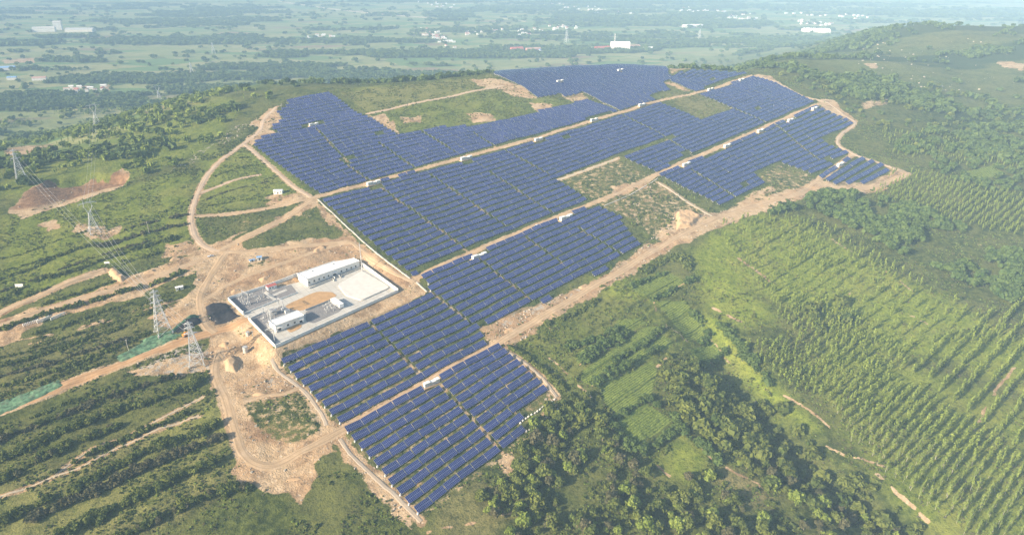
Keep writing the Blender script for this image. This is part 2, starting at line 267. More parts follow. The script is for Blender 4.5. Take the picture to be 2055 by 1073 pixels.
TERR2 = [plane_pt(*p) for p in [(1110, 720), (1180, 640), (1250, 566), (1380, 556), (1440, 660), (1400, 720), (1330, 800), (1290, 880), (1210, 850), (1130, 780)]]
def poly_mask(x, y, polys, soft):
    o = np.zeros(x.shape)
    for pl, v in polys:
        a = np.array(pl); m = soft + 2
        s = (x > a[:, 0].min() - m) & (x < a[:, 0].max() + m) & (y > a[:, 1].min() - m) & (y < a[:, 1].max() + m)
        if s.any():
            o[s] = np.maximum(o[s], v * sstep(soft, -soft, poly_sd(x[s], y[s], pl)))
    return o
QUARRY = G([(48, 388), (95, 364), (150, 352), (205, 348), (262, 352), (236, 392), (130, 420), (60, 434)])
def hfull(x, y):
    x = np.asarray(x, float); y = np.asarray(y, float)
    h = hbase(x, y)
    near = sstep(2600, 1300, np.hypot(x, y))
    sub = sstep(-2, 12, poly_sd(x, y, SUBST_W)) if len(SUBST_W) else 1
    h = h + near * sub * ((fbm(x / 30, y / 30, 31, 3) - .5) * 2.4 + (fbm(x / 7, y / 7, 41, 2) - .5) * .8)
    qd = sstep(0, 1, np.clip((seg_dist(x, y, QUARRY[5:] + QUARRY[:1])) / 55.0, 0, 1)); h = h - 9.0 * qd * sstep(1.5, -5, poly_sd(x, y, QUARRY) + (fbm(x / 12, y / 12, 181, 2) - .5) * 7)
    tm = sstep(10, -20, poly_sd(x, y, TERR)) * sub
    if np.any(tm > 0):
        c = (x * .78 - y * .62) / 17.0 + .5 * fbm(x / 90, y / 90, 51, 2)
        fr = c - np.floor(c)
        h = h + tm * 1.1 * (fr - sstep(.82, 1.0, fr))
    tr = sstep(8, -12, poly_sd(x, y, TERR2))
    if np.any(tr > 0):
        c = (x * .66 - y * .75) / 15.0 + .25 * fbm(x / 60, y / 60, 53, 2); fr = c - np.floor(c)
        h = h + tr * 1.9 * (fr - sstep(.86, 1.0, fr) - .2)
    return h
def hz(x, y): return float(hfull(np.array([x]), np.array([y]))[0])

# ------------------------------------------------------------------ object helpers
def tag(o, label=None, cat=None, group=None, kind=None):
    if label: o['label'] = label
    if cat: o['category'] = cat
    if group: o['group'] = group
    if kind: o['kind'] = kind
    return o
def empty(name, loc, rot=None, parent=None):
    o = bpy.data.objects.new(name, None); o.empty_display_size = .5; COL.objects.link(o)
    o.location = loc
    if rot is not None: o.rotation_euler = rot
    if parent: o.parent = parent
    return o
def mesh_np(name, V, F, mat, uv=None, face_attr=None, smooth=False):
    """V (n,3), F (m,4) or (m,3) index arrays"""
    me = bpy.data.meshes.new(name)
    V = np.asarray(V, np.float32); F = np.asarray(F, np.int32); k = F.shape[1]
    me.vertices.add(len(V)); me.vertices.foreach_set('co', V.ravel())
    me.loops.add(F.size); me.loops.foreach_set('vertex_index', F.ravel())
    me.polygons.add(len(F)); me.polygons.foreach_set('loop_start', np.arange(0, F.size, k, dtype=np.int32))
    me.polygons.foreach_set('use_smooth', np.full(len(F), bool(smooth)))
    if uv is not None:
        l = me.uv_layers.new(name='UVMap'); l.data.foreach_set('uv', np.asarray(uv, np.float32).ravel())
    if face_attr:
        for n, a in face_attr.items():
            at = me.attributes.new(n, 'FLOAT', 'FACE'); at.data.foreach_set('value', np.asarray(a, np.float32))
    if mat: me.materials.append(mat)
    me.update(calc_edges=True); me.validate()
    return me
def link(name, me, parent=None):
    o = bpy.data.objects.new(name, me); COL.objects.link(o)
    if parent: o.parent = parent
    return o
class MB:
    """collects boxes, beams, prisms and cylinders into one mesh"""
    def __init__(s): s.v = []; s.f = []; s.m = []; s.cur = 0
    def add(s, vs, fs):
        b = len(s.v); s.v += [tuple(map(float, p)) for p in vs]
        for f in fs: s.f.append([b + i for i in f]); s.m.append(s.cur)
    def hexa(s, p): s.add(p, [(0, 3, 2, 1), (4, 5, 6, 7), (0, 1, 5, 4), (1, 2, 6, 5), (2, 3, 7, 6), (3, 0, 4, 7)])
    def box(s, c, d):
        x, y, z = c; a, b, e = d[0] / 2, d[1] / 2, d[2] / 2
        s.hexa([(x - a, y - b, z - e), (x + a, y - b, z - e), (x + a, y + b, z - e), (x - a, y + b, z - e), (x - a, y - b, z + e), (x + a, y - b, z + e), (x + a, y + b, z + e), (x - a, y + b, z + e)])
    def beam(s, a, b, w=.1, w2=None):
        a = Vector(a); b = Vector(b); d = (b - a).normalized()
        u = d.cross(Vector((0, 0, 1)) if abs(d.z) < .95 else Vector((1, 0, 0))).normalized(); v = d.cross(u)
        w2 = w if w2 is None else w2
        q = []
        for p, ww in ((a, w), (b, w2)):
            for i, j in ((-1, -1), (1, -1), (1, 1), (-1, 1)): q.append(p + u * (i * ww / 2) + v * (j * ww / 2))
        s.hexa(q)
    def tube(s, a, b, r, r2=None, n=10):
        a = Vector(a); b = Vector(b); d = (b - a).normalized()
        u = d.cross(Vector((0, 0, 1)) if abs(d.z) < .95 else Vector((1, 0, 0))).normalized(); v = d.cross(u); r2 = r if r2 is None else r2
        q = []
        for p, rr in ((a, r), (b, r2)):
            for i in range(n):
                t = 2 * math.pi * i / n; q.append(p + u * (rr * math.cos(t)) + v * (rr * math.sin(t)))
        s.add(q, [(i, (i + 1) % n, n + (i + 1) % n, n + i) for i in range(n)] + [tuple(range(n))[::-1], tuple(range(n, 2 * n))])
    def prism(s, poly, z0, z1):
        n = len(poly)
        ar = sum(poly[i][0] * poly[(i + 1) % n][1] - poly[(i + 1) % n][0] * poly[i][1] for i in range(n))
        if ar < 0: poly = poly[::-1]
        zz0 = z0 if hasattr(z0, '__len__') else [z0] * n; zz1 = z1 if hasattr(z1, '__len__') else [z1] * n
        s.add([(p[0], p[1], z) for p, z in zip(poly, zz0)] + [(p[0], p[1], z) for p, z in zip(poly, zz1)],
              [tuple(range(n))[::-1], tuple(range(n, 2 * n))] + [(i, (i + 1) % n, n + (i + 1) % n, n + i) for i in range(n)])
    def build(s, name, mats, parent=None):
        me = bpy.data.meshes.new(name); me.from_pydata(s.v, [], s.f)
        for m in (mats if isinstance(mats, (list, tuple)) else [mats]): me.materials.append(m)
        me.polygons.foreach_set('material_index', s.m); me.polygons.foreach_set('use_smooth', np.zeros(len(s.f), bool)); me.update()
        return link(name, me, parent)
def copy_tree(o, parent=None):
    c = o.copy(); COL.objects.link(c); c.parent = parent
    for ch in o.children: copy_tree(ch, c)
    return c
ORD = ['zeroth', 'first', 'second', 'third', 'fourth', 'fifth', 'sixth', 'seventh', 'eighth', 'ninth', 'tenth', 'eleventh', 'twelfth', 'thirteenth', 'fourteenth', 'fifteenth', 'sixteenth', 'seventeenth', 'eighteenth', 'nineteenth', 'twentieth']
def ordn(n):
    if n < 21: return ORD[n]
    t = {2: 'twenty', 3: 'thirty', 4: 'forty', 5: 'fifty', 6: 'sixty', 7: 'seventy'}[n // 10]
    return (t + '-' + ORD[n % 10]) if n % 10 else {3: 'thirtieth', 4: 'fortieth', 5: 'fiftieth', 6: 'sixtieth', 7: 'seventieth'}[n // 10]

# ------------------------------------------------------------------ materials
def nt(name):
    m = bpy.data.materials.new(name); m.use_nodes = True; t = m.node_tree
    b = t.nodes['Principled BSDF']; b.inputs['Roughness'].default_value = .85; b.inputs['Specular IOR Level'].default_value = .25
    return m, t, b
class N:
    def __init__(s, t): s.t = t
    def n(s, ty, **kw):
        x = s.t.nodes.new(ty)
        for k, v in kw.items(): setattr(x, k, v)
        return x
    def l(s, a, b): s.t.links.new(a, b)
    def inp(s, node, key, v):
        if hasattr(v, 'default_value') or isinstance(v, bpy.types.NodeSocket): s.l(v, node.inputs[key])
        else: node.inputs[key].default_value = v
    def pos(s): return s.n('ShaderNodeNewGeometry').outputs['Position']
    def noise(s, scale, detail=3, rough=.55, vec=None, dim='3D'):
        x = s.n('ShaderNodeTexNoise'); x.inputs['Scale'].default_value = scale; x.inputs['Detail'].default_value = detail; x.inputs['Roughness'].default_value = rough
        s.l(vec if vec is not None else s.pos(), x.inputs['Vector']); return x.outputs['Fac']
    def attr(s, name): return s.n('ShaderNodeAttribute', attribute_name=name).outputs['Fac']
    def math(s, op, a, b=0.0, c=None, clamp=False):
        x = s.n('ShaderNodeMath', operation=op, use_clamp=clamp); s.inp(x, 0, a); s.inp(x, 1, b)
        if c is not None: s.inp(x, 2, c)
        return x.outputs[0]
    def mix(s, f, a, b, blend='MIX'):
        x = s.n('ShaderNodeMix', data_type='RGBA', blend_type=blend); s.inp(x, 0, f)
        for k, v in ((6, a), (7, b)):
            if isinstance(v, bpy.types.NodeSocket): s.l(v, x.inputs[k])
            else: x.inputs[k].default_value = (*v, 1)
        return x.outputs[2]
    def ramp(s, f, lo, hi):
        x = s.n('ShaderNodeMapRange'); x.interpolation_type = 'SMOOTHSTEP'; s.inp(x, 0, f); x.inputs[1].default_value = lo; x.inputs[2].default_value = hi
        return x.outputs[0]
    def bump(s, h, strength, dist, b):
        x = s.n('ShaderNodeBump'); x.inputs['Strength'].default_value = strength; x.inputs['Distance'].default_value = dist; s.l(h, x.inputs['Height']); s.l(x.outputs[0], b.inputs['Normal'])
def simple(name, col, rough=.8, var=.12, scale=.6, metal=0, spec=.25, dirt=None):
    m, t, b = nt(name); k = N(t)
    f = k.noise(scale, 4)
    c = k.mix(k.ramp(f, .3, .7), tuple(v * (1 - var) for v in col), tuple(min(1, v * (1 + var)) for v in col))
    if dirt: c = k.mix(k.math('MULTIPLY', k.ramp(k.noise(scale * .35, 5, .7), .5, .72), .6), c, dirt)
    k.l(c, b.inputs['Base Color']); b.inputs['Roughness'].default_value = rough; b.inputs['Metallic'].default_value = metal; b.inputs['Specular IOR Level'].default_value = spec
    return m
M = {}
M['white'] = simple('white_wall', (.74, .73, .70), .7, .05, .5, dirt=(.55, .51, .44))
M['roof_white'] = simple('pale_roof', (.78, .77, .75), .7, .05, .25, dirt=(.6, .57, .52))
M['concrete'] = simple('concrete', (.50, .475, .43), .85, .10, .35, dirt=(.48, .43, .36))
M['conc_grey'] = simple('grey_concrete', (.40, .40, .40), .85, .10, .35, dirt=(.30, .28, .25))
def slab_mat():
    m, t, b = nt('yard_slab'); k = N(t)
    bt_ = k.n('ShaderNodeTexBrick'); bt_.inputs['Scale'].default_value = 1.0; bt_.inputs['Brick Width'].default_value = 5.0; bt_.inputs['Row Height'].default_value = 4.0; bt_.inputs['Mortar Size'].default_value = .09; bt_.offset = 0
    mp = k.n('ShaderNodeMapping'); mp.inputs['Rotation'].default_value = (0, 0, -.66); k.l(k.pos(), mp.inputs[0]); k.l(mp.outputs[0], bt_.inputs['Vector'])
    bt_.inputs['Color1'].default_value = (.52, .50, .455, 1); bt_.inputs['Color2'].default_value = (.46, .44, .40, 1); bt_.inputs['Mortar'].default_value = (.30, .28, .25, 1)
    c = k.mix(k.math('MULTIPLY', k.ramp(k.noise(.22, 5, .7), .48, .7), .6), bt_.outputs['Color'], (.40, .345, .28))
    k.l(c, b.inputs['Base Color']); return m
M['slab'] = slab_mat()
M['platform'] = simple('platform_concrete', (.60, .575, .53), .85, .06, .25, dirt=(.62, .56, .48))
M['gravel'] = simple('grey_gravel', (.21, .20, .20), .95, .3, 1.6)
M['steel'] = simple('galvanised_steel', (.55, .56, .57), .45, .08, 2., metal=.3, spec=.5)
M['pylon'] = simple('pylon_steel', (.62, .63, .64), .5, .08, 1., metal=.1)
M['frame'] = simple('support_steel', (.45, .46, .47), .5, .1, 2., metal=.3)
M['insul'] = simple('insulator', (.50, .42, .38), .4, .1, 3.)
M['dark'] = simple('dark_glass', (.03, .035, .045), .25, .1, 1., spec=.5)
M['redroof'] = simple('red_roof', (.42, .12, .10), .7, .12, .5)
M['redwall'] = simple('pink_red_shed', (.55, .25, .22), .7, .1, .3)
M['blue'] = simple('blue_sheet', (.22, .36, .58), .55, .12, .8)
M['orange'] = simple('orange_paint', (.75, .28, .04), .5, .1, 1.)
M['black'] = simple('rubber', (.02, .02, .02), .8, .1, 1.)
M['coal'] = simple('coal', (.022, .022, .027), .85, .35, .5)
M['soil'] = simple('bare_soil', (.46, .31, .18), .95, .16, .3, dirt=(.36, .24, .14))
M['yardsoil'] = simple('yard_soil', (.44, .27, .13), .95, .12, .35)
M['rubble'] = simple('pale_stone', (.36, .31, .25), .95, .2, .8)
M['netting'] = simple('green_netting', (.085, .165, .09), .8, .45, .5, dirt=(.25, .25, .15))
M['hwall'] = simple('village_wall', (.72, .69, .65), .8, .08, .1)
M['hroof'] = simple('village_roof', (.45, .28, .23), .8, .15, .1)
M['carwhite'] = simple('white_car_paint', (.75, .75, .76), .3, .03, 1., spec=.5)
def road_mat(name, a, b_, c):
    m, t, b = nt(name); k = N(t)
    u = k.n('ShaderNodeUVMap').outputs[0]
    sp = k.n('ShaderNodeSeparateXYZ'); k.l(u, sp.inputs[0])
    w = k.n('ShaderNodeTexNoise'); w.inputs['Scale'].default_value = 1.0; w.inputs['Detail'].default_value = 3
    cm = k.n('ShaderNodeCombineXYZ'); k.l(k.math('MULTIPLY', sp.outputs[0], 26.0), cm.inputs[0]); k.l(k.math('MULTIPLY', sp.outputs[1], .045), cm.inputs[1]); k.l(cm.outputs[0], w.inputs['Vector'])
    col = k.mix(k.ramp(w.outputs['Fac'], .35, .65), a, b_)
    col = k.mix(k.math('MULTIPLY', k.ramp(k.noise(.16, 5, .65), .45, .7), .75), col, c)
    ru = k.math('SUBTRACT', 1.0, k.ramp(k.math('ABSOLUTE', k.math('SUBTRACT', k.math('ABSOLUTE', k.math('SUBTRACT', sp.outputs[0], .5)), .2)), .03, .09))
    col = k.mix(k.math('MULTIPLY', ru, k.math('MULTIPLY', k.ramp(w.outputs['Fac'], .3, .55), .55)), col, tuple(v * .62 for v in b_))
    k.l(col, b.inputs['Base Color']); b.inputs['Roughness'].default_value = .95
    k.bump(k.noise(.9, 4), .5, .25, b)
    return m
M['road_tan'] = road_mat('packed_tan_earth', (.45, .32, .195), (.35, .245, .145), (.50, .37, .245))
M['road_orange'] = road_mat('packed_orange_earth', (.44, .265, .135), (.37, .22, .11), (.48, .31, .17))
M['road_pink'] = road_mat('packed_pinkish_earth', (.48, .36, .255), (.40, .30, .21), (.52, .40, .30))
M['road_grey'] = road_mat('grey_gravel_track', (.38, .325, .26), (.42, .32, .22), (.33, .30, .27))
M['road_pale'] = road_mat('pale_trodden_path', (.50, .42, .31), (.46, .38, .27), (.38, .34, .22))
# solar panels: uv counts modules
def panel_mat():
    m, t, b = nt('solar_glass'); k = N(t)
    sp = k.n('ShaderNodeSeparateXYZ'); k.l(k.n('ShaderNodeUVMap').outputs[0], sp.inputs[0])
    def line(s_, w):
        f = k.math('FRACT', s_); d = k.math('ABSOLUTE', k.math('SUBTRACT', f, .5)); return k.math('GREATER_THAN', d, .5 - w)
    ln = k.math('MAXIMUM', line(sp.outputs[0], .035), line(sp.outputs[1], .022))
    half = k.math('MULTIPLY', line(k.math('ADD', sp.outputs[1], .5), .012), .5)
    cell = k.n('ShaderNodeTexWhiteNoise'); cm = k.n('ShaderNodeCombineXYZ')
    k.l(k.math('FLOOR', sp.outputs[0]), cm.inputs[0]); k.l(k.math('FLOOR', sp.outputs[1]), cm.inputs[1]); k.l(cm.outputs[0], cell.inputs['Vector'])
    tv = k.math('FRACT', k.math('ADD', k.attr('tint'), k.n('ShaderNodeObjectInfo').outputs['Random']))
    col = k.mix(k.math('ADD', k.math('MULTIPLY', cell.outputs[0], .4), k.math('MULTIPLY', tv, .6)), (.008, .013, .086), (.019, .030, .150))
    col = k.mix(k.math('MAXIMUM', ln, half), col, (.30, .34, .46))
    edge = k.math('GREATER_THAN', k.math('ABSOLUTE', k.math('SUBTRACT', sp.outputs[0], 5.0)), 4.93)
    col = k.mix(edge, col, (.55, .57, .62))
    k.l(col, b.inputs['Base Color']); b.inputs['Roughness'].default_value = .22; b.inputs['Specular IOR Level'].default_value = .5
    return m
M['panel'] = panel_mat()
def leaf_mat(name, a, b_, c):
    m, t, b = nt(name); k = N(t)
    g = k.n('ShaderNodeNewGeometry'); r = g.outputs['Random Per Island']
    oi = k.n('ShaderNodeObjectInfo').outputs['Random']
    tint = k.math('FRACT', k.math('ADD', k.attr('tint'), oi))
    col = k.mix(tint, a, b_)
    col = k.mix(k.math('MULTIPLY', r, .55), col, c)
    k.l(col, b.inputs['Base Color']); b.inputs['Roughness'].default_value = .7; b.inputs['Specular IOR Level'].default_value = .2
    tr = k.n('ShaderNodeBsdfTranslucent'); k.l(col, tr.inputs['Color']); mx = k.n('ShaderNodeMixShader'); mx.inputs[0].default_value = .22
    k.l(b.outputs[0], mx.inputs[1]); k.l(tr.outputs[0], mx.inputs[2]); k.l(mx.outputs[0], t.nodes['Material Output'].inputs['Surface'])
    return m
M['bark'] = simple('bark', (.20, .17, .13), .9, .2, 2.)
M['bark_pale'] = simple('pale_bark', (.38, .36, .30), .9, .2, 2.)
M['leaf_poplar'] = leaf_mat('poplar_leaves', (.125, .180, .028), (.20, .255, .045), (.29, .335, .07))
M['leaf_bush'] = leaf_mat('bush_leaves', (.055, .090, .018), (.125, .150, .028), (.19, .205, .045))
M['leaf_dry'] = leaf_mat('olive_dry_leaves', (.085, .090, .036), (.11, .10, .05), (.15, .14, .07))
M['leaf_dark'] = leaf_mat('dark_leaves', (.050, .095, .022), (.09, .140, .030), (.14, .18, .045))
M['leaf_far'] = leaf_mat('far_leaves', (.055, .095, .026), (.10, .145, .036), (.13, .17, .045))
M['crop'] = leaf_mat('crop_leaves', (.12, .18, .028), (.16, .22, .04), (.22, .27, .06))

# ------------------------------------------------------------------ ground sheet
def ground_mat():
    m, t, b = nt('ground_cover'); k = N(t)
    n1 = k.noise(.035, 4); n2 = k.noise(.22, 4, .6); n3 = k.noise(1.1, 3, .6); n4 = k.noise(.009, 3)
    lush = k.attr('lush'); soil = k.attr('soil'); rock = k.attr('rock'); dry = k.attr('dry'); crop = k.attr('crop'); val = k.attr('valley')
    g = k.mix(k.ramp(n2, .35, .65), (.036, .050, .012), (.105, .122, .028))
    g = k.mix(k.math('MULTIPLY', k.ramp(n1, .4, .62), .6), g, (.145, .145, .045))
    lu = k.mix(k.ramp(n2, .3, .7), (.155, .205, .022), (.245, .282, .040))
    lu = k.mix(k.math('MULTIPLY', k.ramp(n1, .45, .7), .5), lu, (.27, .265, .055))
    g = k.mix(k.math('MULTIPLY', lush, 1.0, clamp=True), g, lu)
    dr = k.mix(k.ramp(n3, .3, .7), (.26, .215, .10), (.19, .165, .07))
    g = k.mix(k.math('MULTIPLY', dry, k.math('ADD', .45, k.math('MULTIPLY', k.ramp(n2, .3, .6), .5))), g, dr)
    g = k.mix(k.math('MULTIPLY', k.ramp(n3, .52, .75), .55), g, (.024, .038, .012))
    # crops, drilled in lines
    sp = k.n('ShaderNodeSeparateXYZ'); k.l(k.pos(), sp.inputs[0])
    ru = k.math('ADD', k.math('MULTIPLY', sp.outputs[0], .643), k.math('MULTIPLY', sp.outputs[1], -.766))
    st = k.math('SINE', k.math('ADD', k.math('MULTIPLY', ru, 3.6), k.math('MULTIPLY', n2, 2.5)))
    cr = k.mix(k.ramp(st, -.6, .6), (.12, .17, .030), (.215, .255, .055))
    cr = k.mix(k.math('MULTIPLY', k.ramp(n3, .45, .7), .4), cr, (.05, .08, .02))
    g = k.mix(crop, g, cr)
    g = k.mix(k.math('MULTIPLY', k.ramp(k.noise(.42, 4, .7), .50, .66), .6), g, (.022, .036, .011))
    # bare earth and stones
    so = k.mix(k.ramp(n2, .3, .7), (.37, .262, .155), (.50, .368, .232))
    so = k.mix(k.math('MULTIPLY', k.ramp(n1, .42, .62), .8), so, (.40, .255, .14))
    so = k.mix(k.math('MULTIPLY', k.ramp(k.noise(.07, 5, .7), .48, .64), .85), so, (.215, .145, .085))
    so = k.mix(k.math('MULTIPLY', k.ramp(n3, .5, .75), .55), so, (.25, .165, .085))
    so = k.mix(k.math('MULTIPLY', k.ramp(k.noise(.5, 4, .7), .56, .7), .7), so, (.56, .47, .36))
    so = k.mix(k.attr('brown'), so, k.mix(k.ramp(n2, .35, .65), (.145, .080, .045), (.25, .145, .08)))
    sf = k.ramp(k.math('ADD', soil, k.math('MULTIPLY', k.math('SUBTRACT', k.math('ADD', k.math('MULTIPLY', n2, .65), k.math('MULTIPLY', n3, .35)), .5), 1.5)), .38, .62)
    c = k.mix(sf, g, so)
    vo = k.n('ShaderNodeTexVoronoi'); vo.inputs['Scale'].default_value = .55; k.l(k.pos(), vo.inputs['Vector'])
    rc = k.mix(k.ramp(n3, .3, .7), (.42, .37, .31), (.28, .245, .20))
    rf = k.ramp(k.math('ADD', k.math('ADD', rock, k.math('MULTIPLY', k.math('SUBTRACT', n2, .5), 1.9)), k.math('MULTIPLY', k.math('SUBTRACT', n3, .5), .8)), .55, .72)
    c = k.mix(rf, c, rc)
    # fields of the valley floor
    mp = k.n('ShaderNodeMapping'); mp.inputs['Rotation'].default_value = (0, 0, .5); mp.inputs['Scale'].default_value = (.0062, .015, 0.0); k.l(k.pos(), mp.inputs[0])
    v2 = k.n('ShaderNodeTexVoronoi'); v2.distance = 'CHEBYCHEV'; v2.inputs['Scale'].default_value = 1.0; v2.inputs['Randomness'].default_value = .8; k.l(mp.outputs[0], v2.inputs['Vector'])
    rr = k.n('ShaderNodeSeparateColor'); k.l(v2.outputs['Color'], rr.inputs[0])
    fc = k.mix(rr.outputs[0], (.21, .235, .085), (.29, .275, .13))
    fc = k.mix(k.ramp(rr.outputs[1], .62, .7), fc, (.12, .19, .06))
    fc = k.mix(k.ramp(rr.outputs[2], .93, .96), fc, (.24, .18, .11))
    fc = k.mix(k.math('MULTIPLY', k.ramp(n4, .45, .6), .45), fc, (.16, .19, .07))
    fc = k.mix(k.math('MULTIPLY', k.ramp(n1, .5, .7), .4), fc, (.11, .15, .055))
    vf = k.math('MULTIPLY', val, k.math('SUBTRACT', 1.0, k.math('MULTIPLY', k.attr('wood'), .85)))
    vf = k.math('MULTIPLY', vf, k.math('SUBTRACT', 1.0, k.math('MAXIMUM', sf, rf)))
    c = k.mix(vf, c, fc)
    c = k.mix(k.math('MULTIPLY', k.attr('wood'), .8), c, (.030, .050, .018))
    c = k.mix(k.attr('coal'), c, (.03, .03, .033))
    k.l(c, b.inputs['Base Color']); b.inputs['Roughness'].default_value = 1.0; b.inputs['Specular IOR Level'].default_value = .1
    hgt = k.math('ADD', k.math('MULTIPLY', n3, .6), k.math('MULTIPLY', k.noise(.45, 4, .65), 1.0))
    k.bump(hgt, .8, .9, b)
    return m
M['ground'] = ground_mat()
def wood_density(x, y):
    """how wooded the valley and the slopes beyond the hill are, 0..1"""
    wx = x + 120 * (fbm(x / 300, y / 300, 65, 2) - .5)
    f = fbm(wx / 330, y / 95, 61, 4) + .5 * (fbm(x / 800, y / 420, 63, 2) - .5)
    f = f + .12 * np.exp(-((y - 1800) / 480.) ** 2) * sstep(-700, -200, x) + .03 * np.exp(-((y - 1500) / 300.) ** 2) - .05 * sstep(-100, -500, x) - .03 * sstep(2600, 4000, y)
    w = sstep(.512, .555, f)
    return w
SUBH = float(hbase(np.array([SUBST_W[0][0] * .3 + SUBST_W[2][0] * .7]), np.array([SUBST_W[0][1] * .5 + SUBST_W[2][1] * .5]))[0])
def valley_mask(x, y): return sstep(60, 300, poly_sd(x, y, HILL)) * (1 - .9 * sstep(420, 700, x) * sstep(2300, 1900, y))
def build_ground():
    rs = [70.0]
    while rs[-1] < 11000:
        r = rs[-1]; rs.append(r + max(1.1, min(.95 * r * r / 185000.0, r * .012)))
    rs = np.array(rs); na = 900
    an = np.linspace(-math.radians(56), math.radians(56), na)
    # denser in the middle of the fan where the picture looks
    an = np.sign(an) * np.radians(56) * (np.abs(an) / np.radians(56)) ** 1.25
    R, A = np.meshgrid(rs, an, indexing='ij')
    x = (R * np.sin(A)).ravel(); y = (R * np.cos(A)).ravel()
    h = hfull(x, y)
    V = np.column_stack([x, y, h])
    nr = len(rs); i = np.arange(nr - 1)[:, None] * na + np.arange(na - 1)[None, :]
    F = np.stack([i, i + 1, i + na + 1, i + na], -1).reshape(-1, 4)
    me = mesh_np('ground', V, F, M['ground'], smooth=True)
    wob = (fbm(x / 9, y / 9, 71, 3) - .5) * 10
    xa, ya = x + wob, y + (fbm(x / 9, y / 9, 73, 3) - .5) * 10
    soil = poly_mask(xa, ya, SOIL, 3.5)
    soil = np.where(poly_mask(xa, ya, GREEN, 3.) > 0, soil * (1 - poly_mask(xa, ya, GREEN, 3.)), soil)
    s = (np.hypot(x, y) < 1400)
    rd = np.full(x.shape, 1e9); rd[s] = road_dist(x[s], y[s])
    soil = np.maximum(soil, .8 * sstep(4.0, -.5, rd))
    fm = np.zeros(x.shape, bool); fm[s] = in_farm(x[s], y[s], 4.0)
    soil = np.maximum(soil, fm * np.where(y < 420, .40, .20))
    for ln, w in [(a_, 1.3) for a_ in AISLE] + BANKS:
        a = np.array(ln); q = (x > a[:, 0].min() - 8) & (x < a[:, 0].max() + 8) & (y > a[:, 1].min() - 8) & (y < a[:, 1].max() + 8)
        soil[q] = np.maximum(soil[q], (.95 * sstep(.40, .52, fbm(x[q] / 13, y[q] / 13, 171, 2))) * sstep(w * .75 + .9, w * .6 - .6, seg_dist(xa[q] * .25 + x[q] * .75, ya[q] * .25 + y[q] * .75, ln)))
    lush = poly_mask(xa, ya, LUSH, 10.); rock = poly_mask(xa, ya, ROCK, 6.); dry = poly_mask(xa, ya, DRY, 5.)
    crop = poly_mask(x * .8 + xa * .2, y * .8 + ya * .2, [(p, 1.) for p in CROP], 1.2)
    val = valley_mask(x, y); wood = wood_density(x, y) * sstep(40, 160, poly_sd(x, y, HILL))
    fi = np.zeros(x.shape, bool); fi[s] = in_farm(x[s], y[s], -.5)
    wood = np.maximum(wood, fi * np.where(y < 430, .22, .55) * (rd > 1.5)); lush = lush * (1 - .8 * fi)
    dry = np.maximum(dry, .9 * sstep(700, 950, x) * sstep(1350, 1500, y) * sstep(2100, 1900, y)); rock = np.maximum(rock, .25 * sstep(.5, .62, fbm(x / 70, y / 45, 81, 3)) * sstep(760, 1000, x) * sstep(1250, 1450, y) * sstep(2050, 1850, y))
    soil = soil * (1 - crop * .8)
    brown = poly_mask(xa, ya, BROWN, 4.)
    coal = poly_mask(xa, ya, [(COALP, 1.)], 1.0)
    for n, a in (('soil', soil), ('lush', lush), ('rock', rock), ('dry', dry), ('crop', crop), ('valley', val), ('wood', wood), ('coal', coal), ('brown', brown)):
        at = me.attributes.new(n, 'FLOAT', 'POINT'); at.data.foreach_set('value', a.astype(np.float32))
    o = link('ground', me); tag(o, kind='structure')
    return o
BROWN = [(G(p), v) for p, v in [([(22, 422), (45, 386), (95, 362), (180, 350), (240, 338), (262, 354), (205, 366), (135, 388), (75, 415)], .95), ([(212, 545), (230, 538), (256, 554), (244, 570), (224, 564)], .9), ([(490, 850), (520, 835), (560, 860), (545, 885), (505, 880)], .55), ([(0, 625), (20, 612), (26, 640), (0, 652)], .8), ([(640, 470), (700, 470), (724, 492), (690, 500), (600, 505)], .4), ([(430, 600), (480, 560), (540, 540), (560, 550), (470, 590)], .4), ([(440, 560), (480, 525), (500, 535), (460, 570)], .5), ([(320, 800), (385, 770), (400, 778), (250, 845), (180, 880)], .6), ([(560, 520), (700, 490), (720, 505), (600, 540)], .35), ([(960, 662), (1100, 600), (1200, 560), (1285, 495), (1330, 480), (1350, 500), (1250, 562), (1120, 634), (1015, 704)], .3), ([(742, 505), (830, 560), (820, 585), (760, 545)], .55)]]
AISLE = [G(a) for a in AISLE_PX]
COALP = G([(413, 616), (428, 608), (455, 607), (470, 625), (484, 634), (460, 645), (434, 652), (424, 640), (415, 628)])
build_ground()

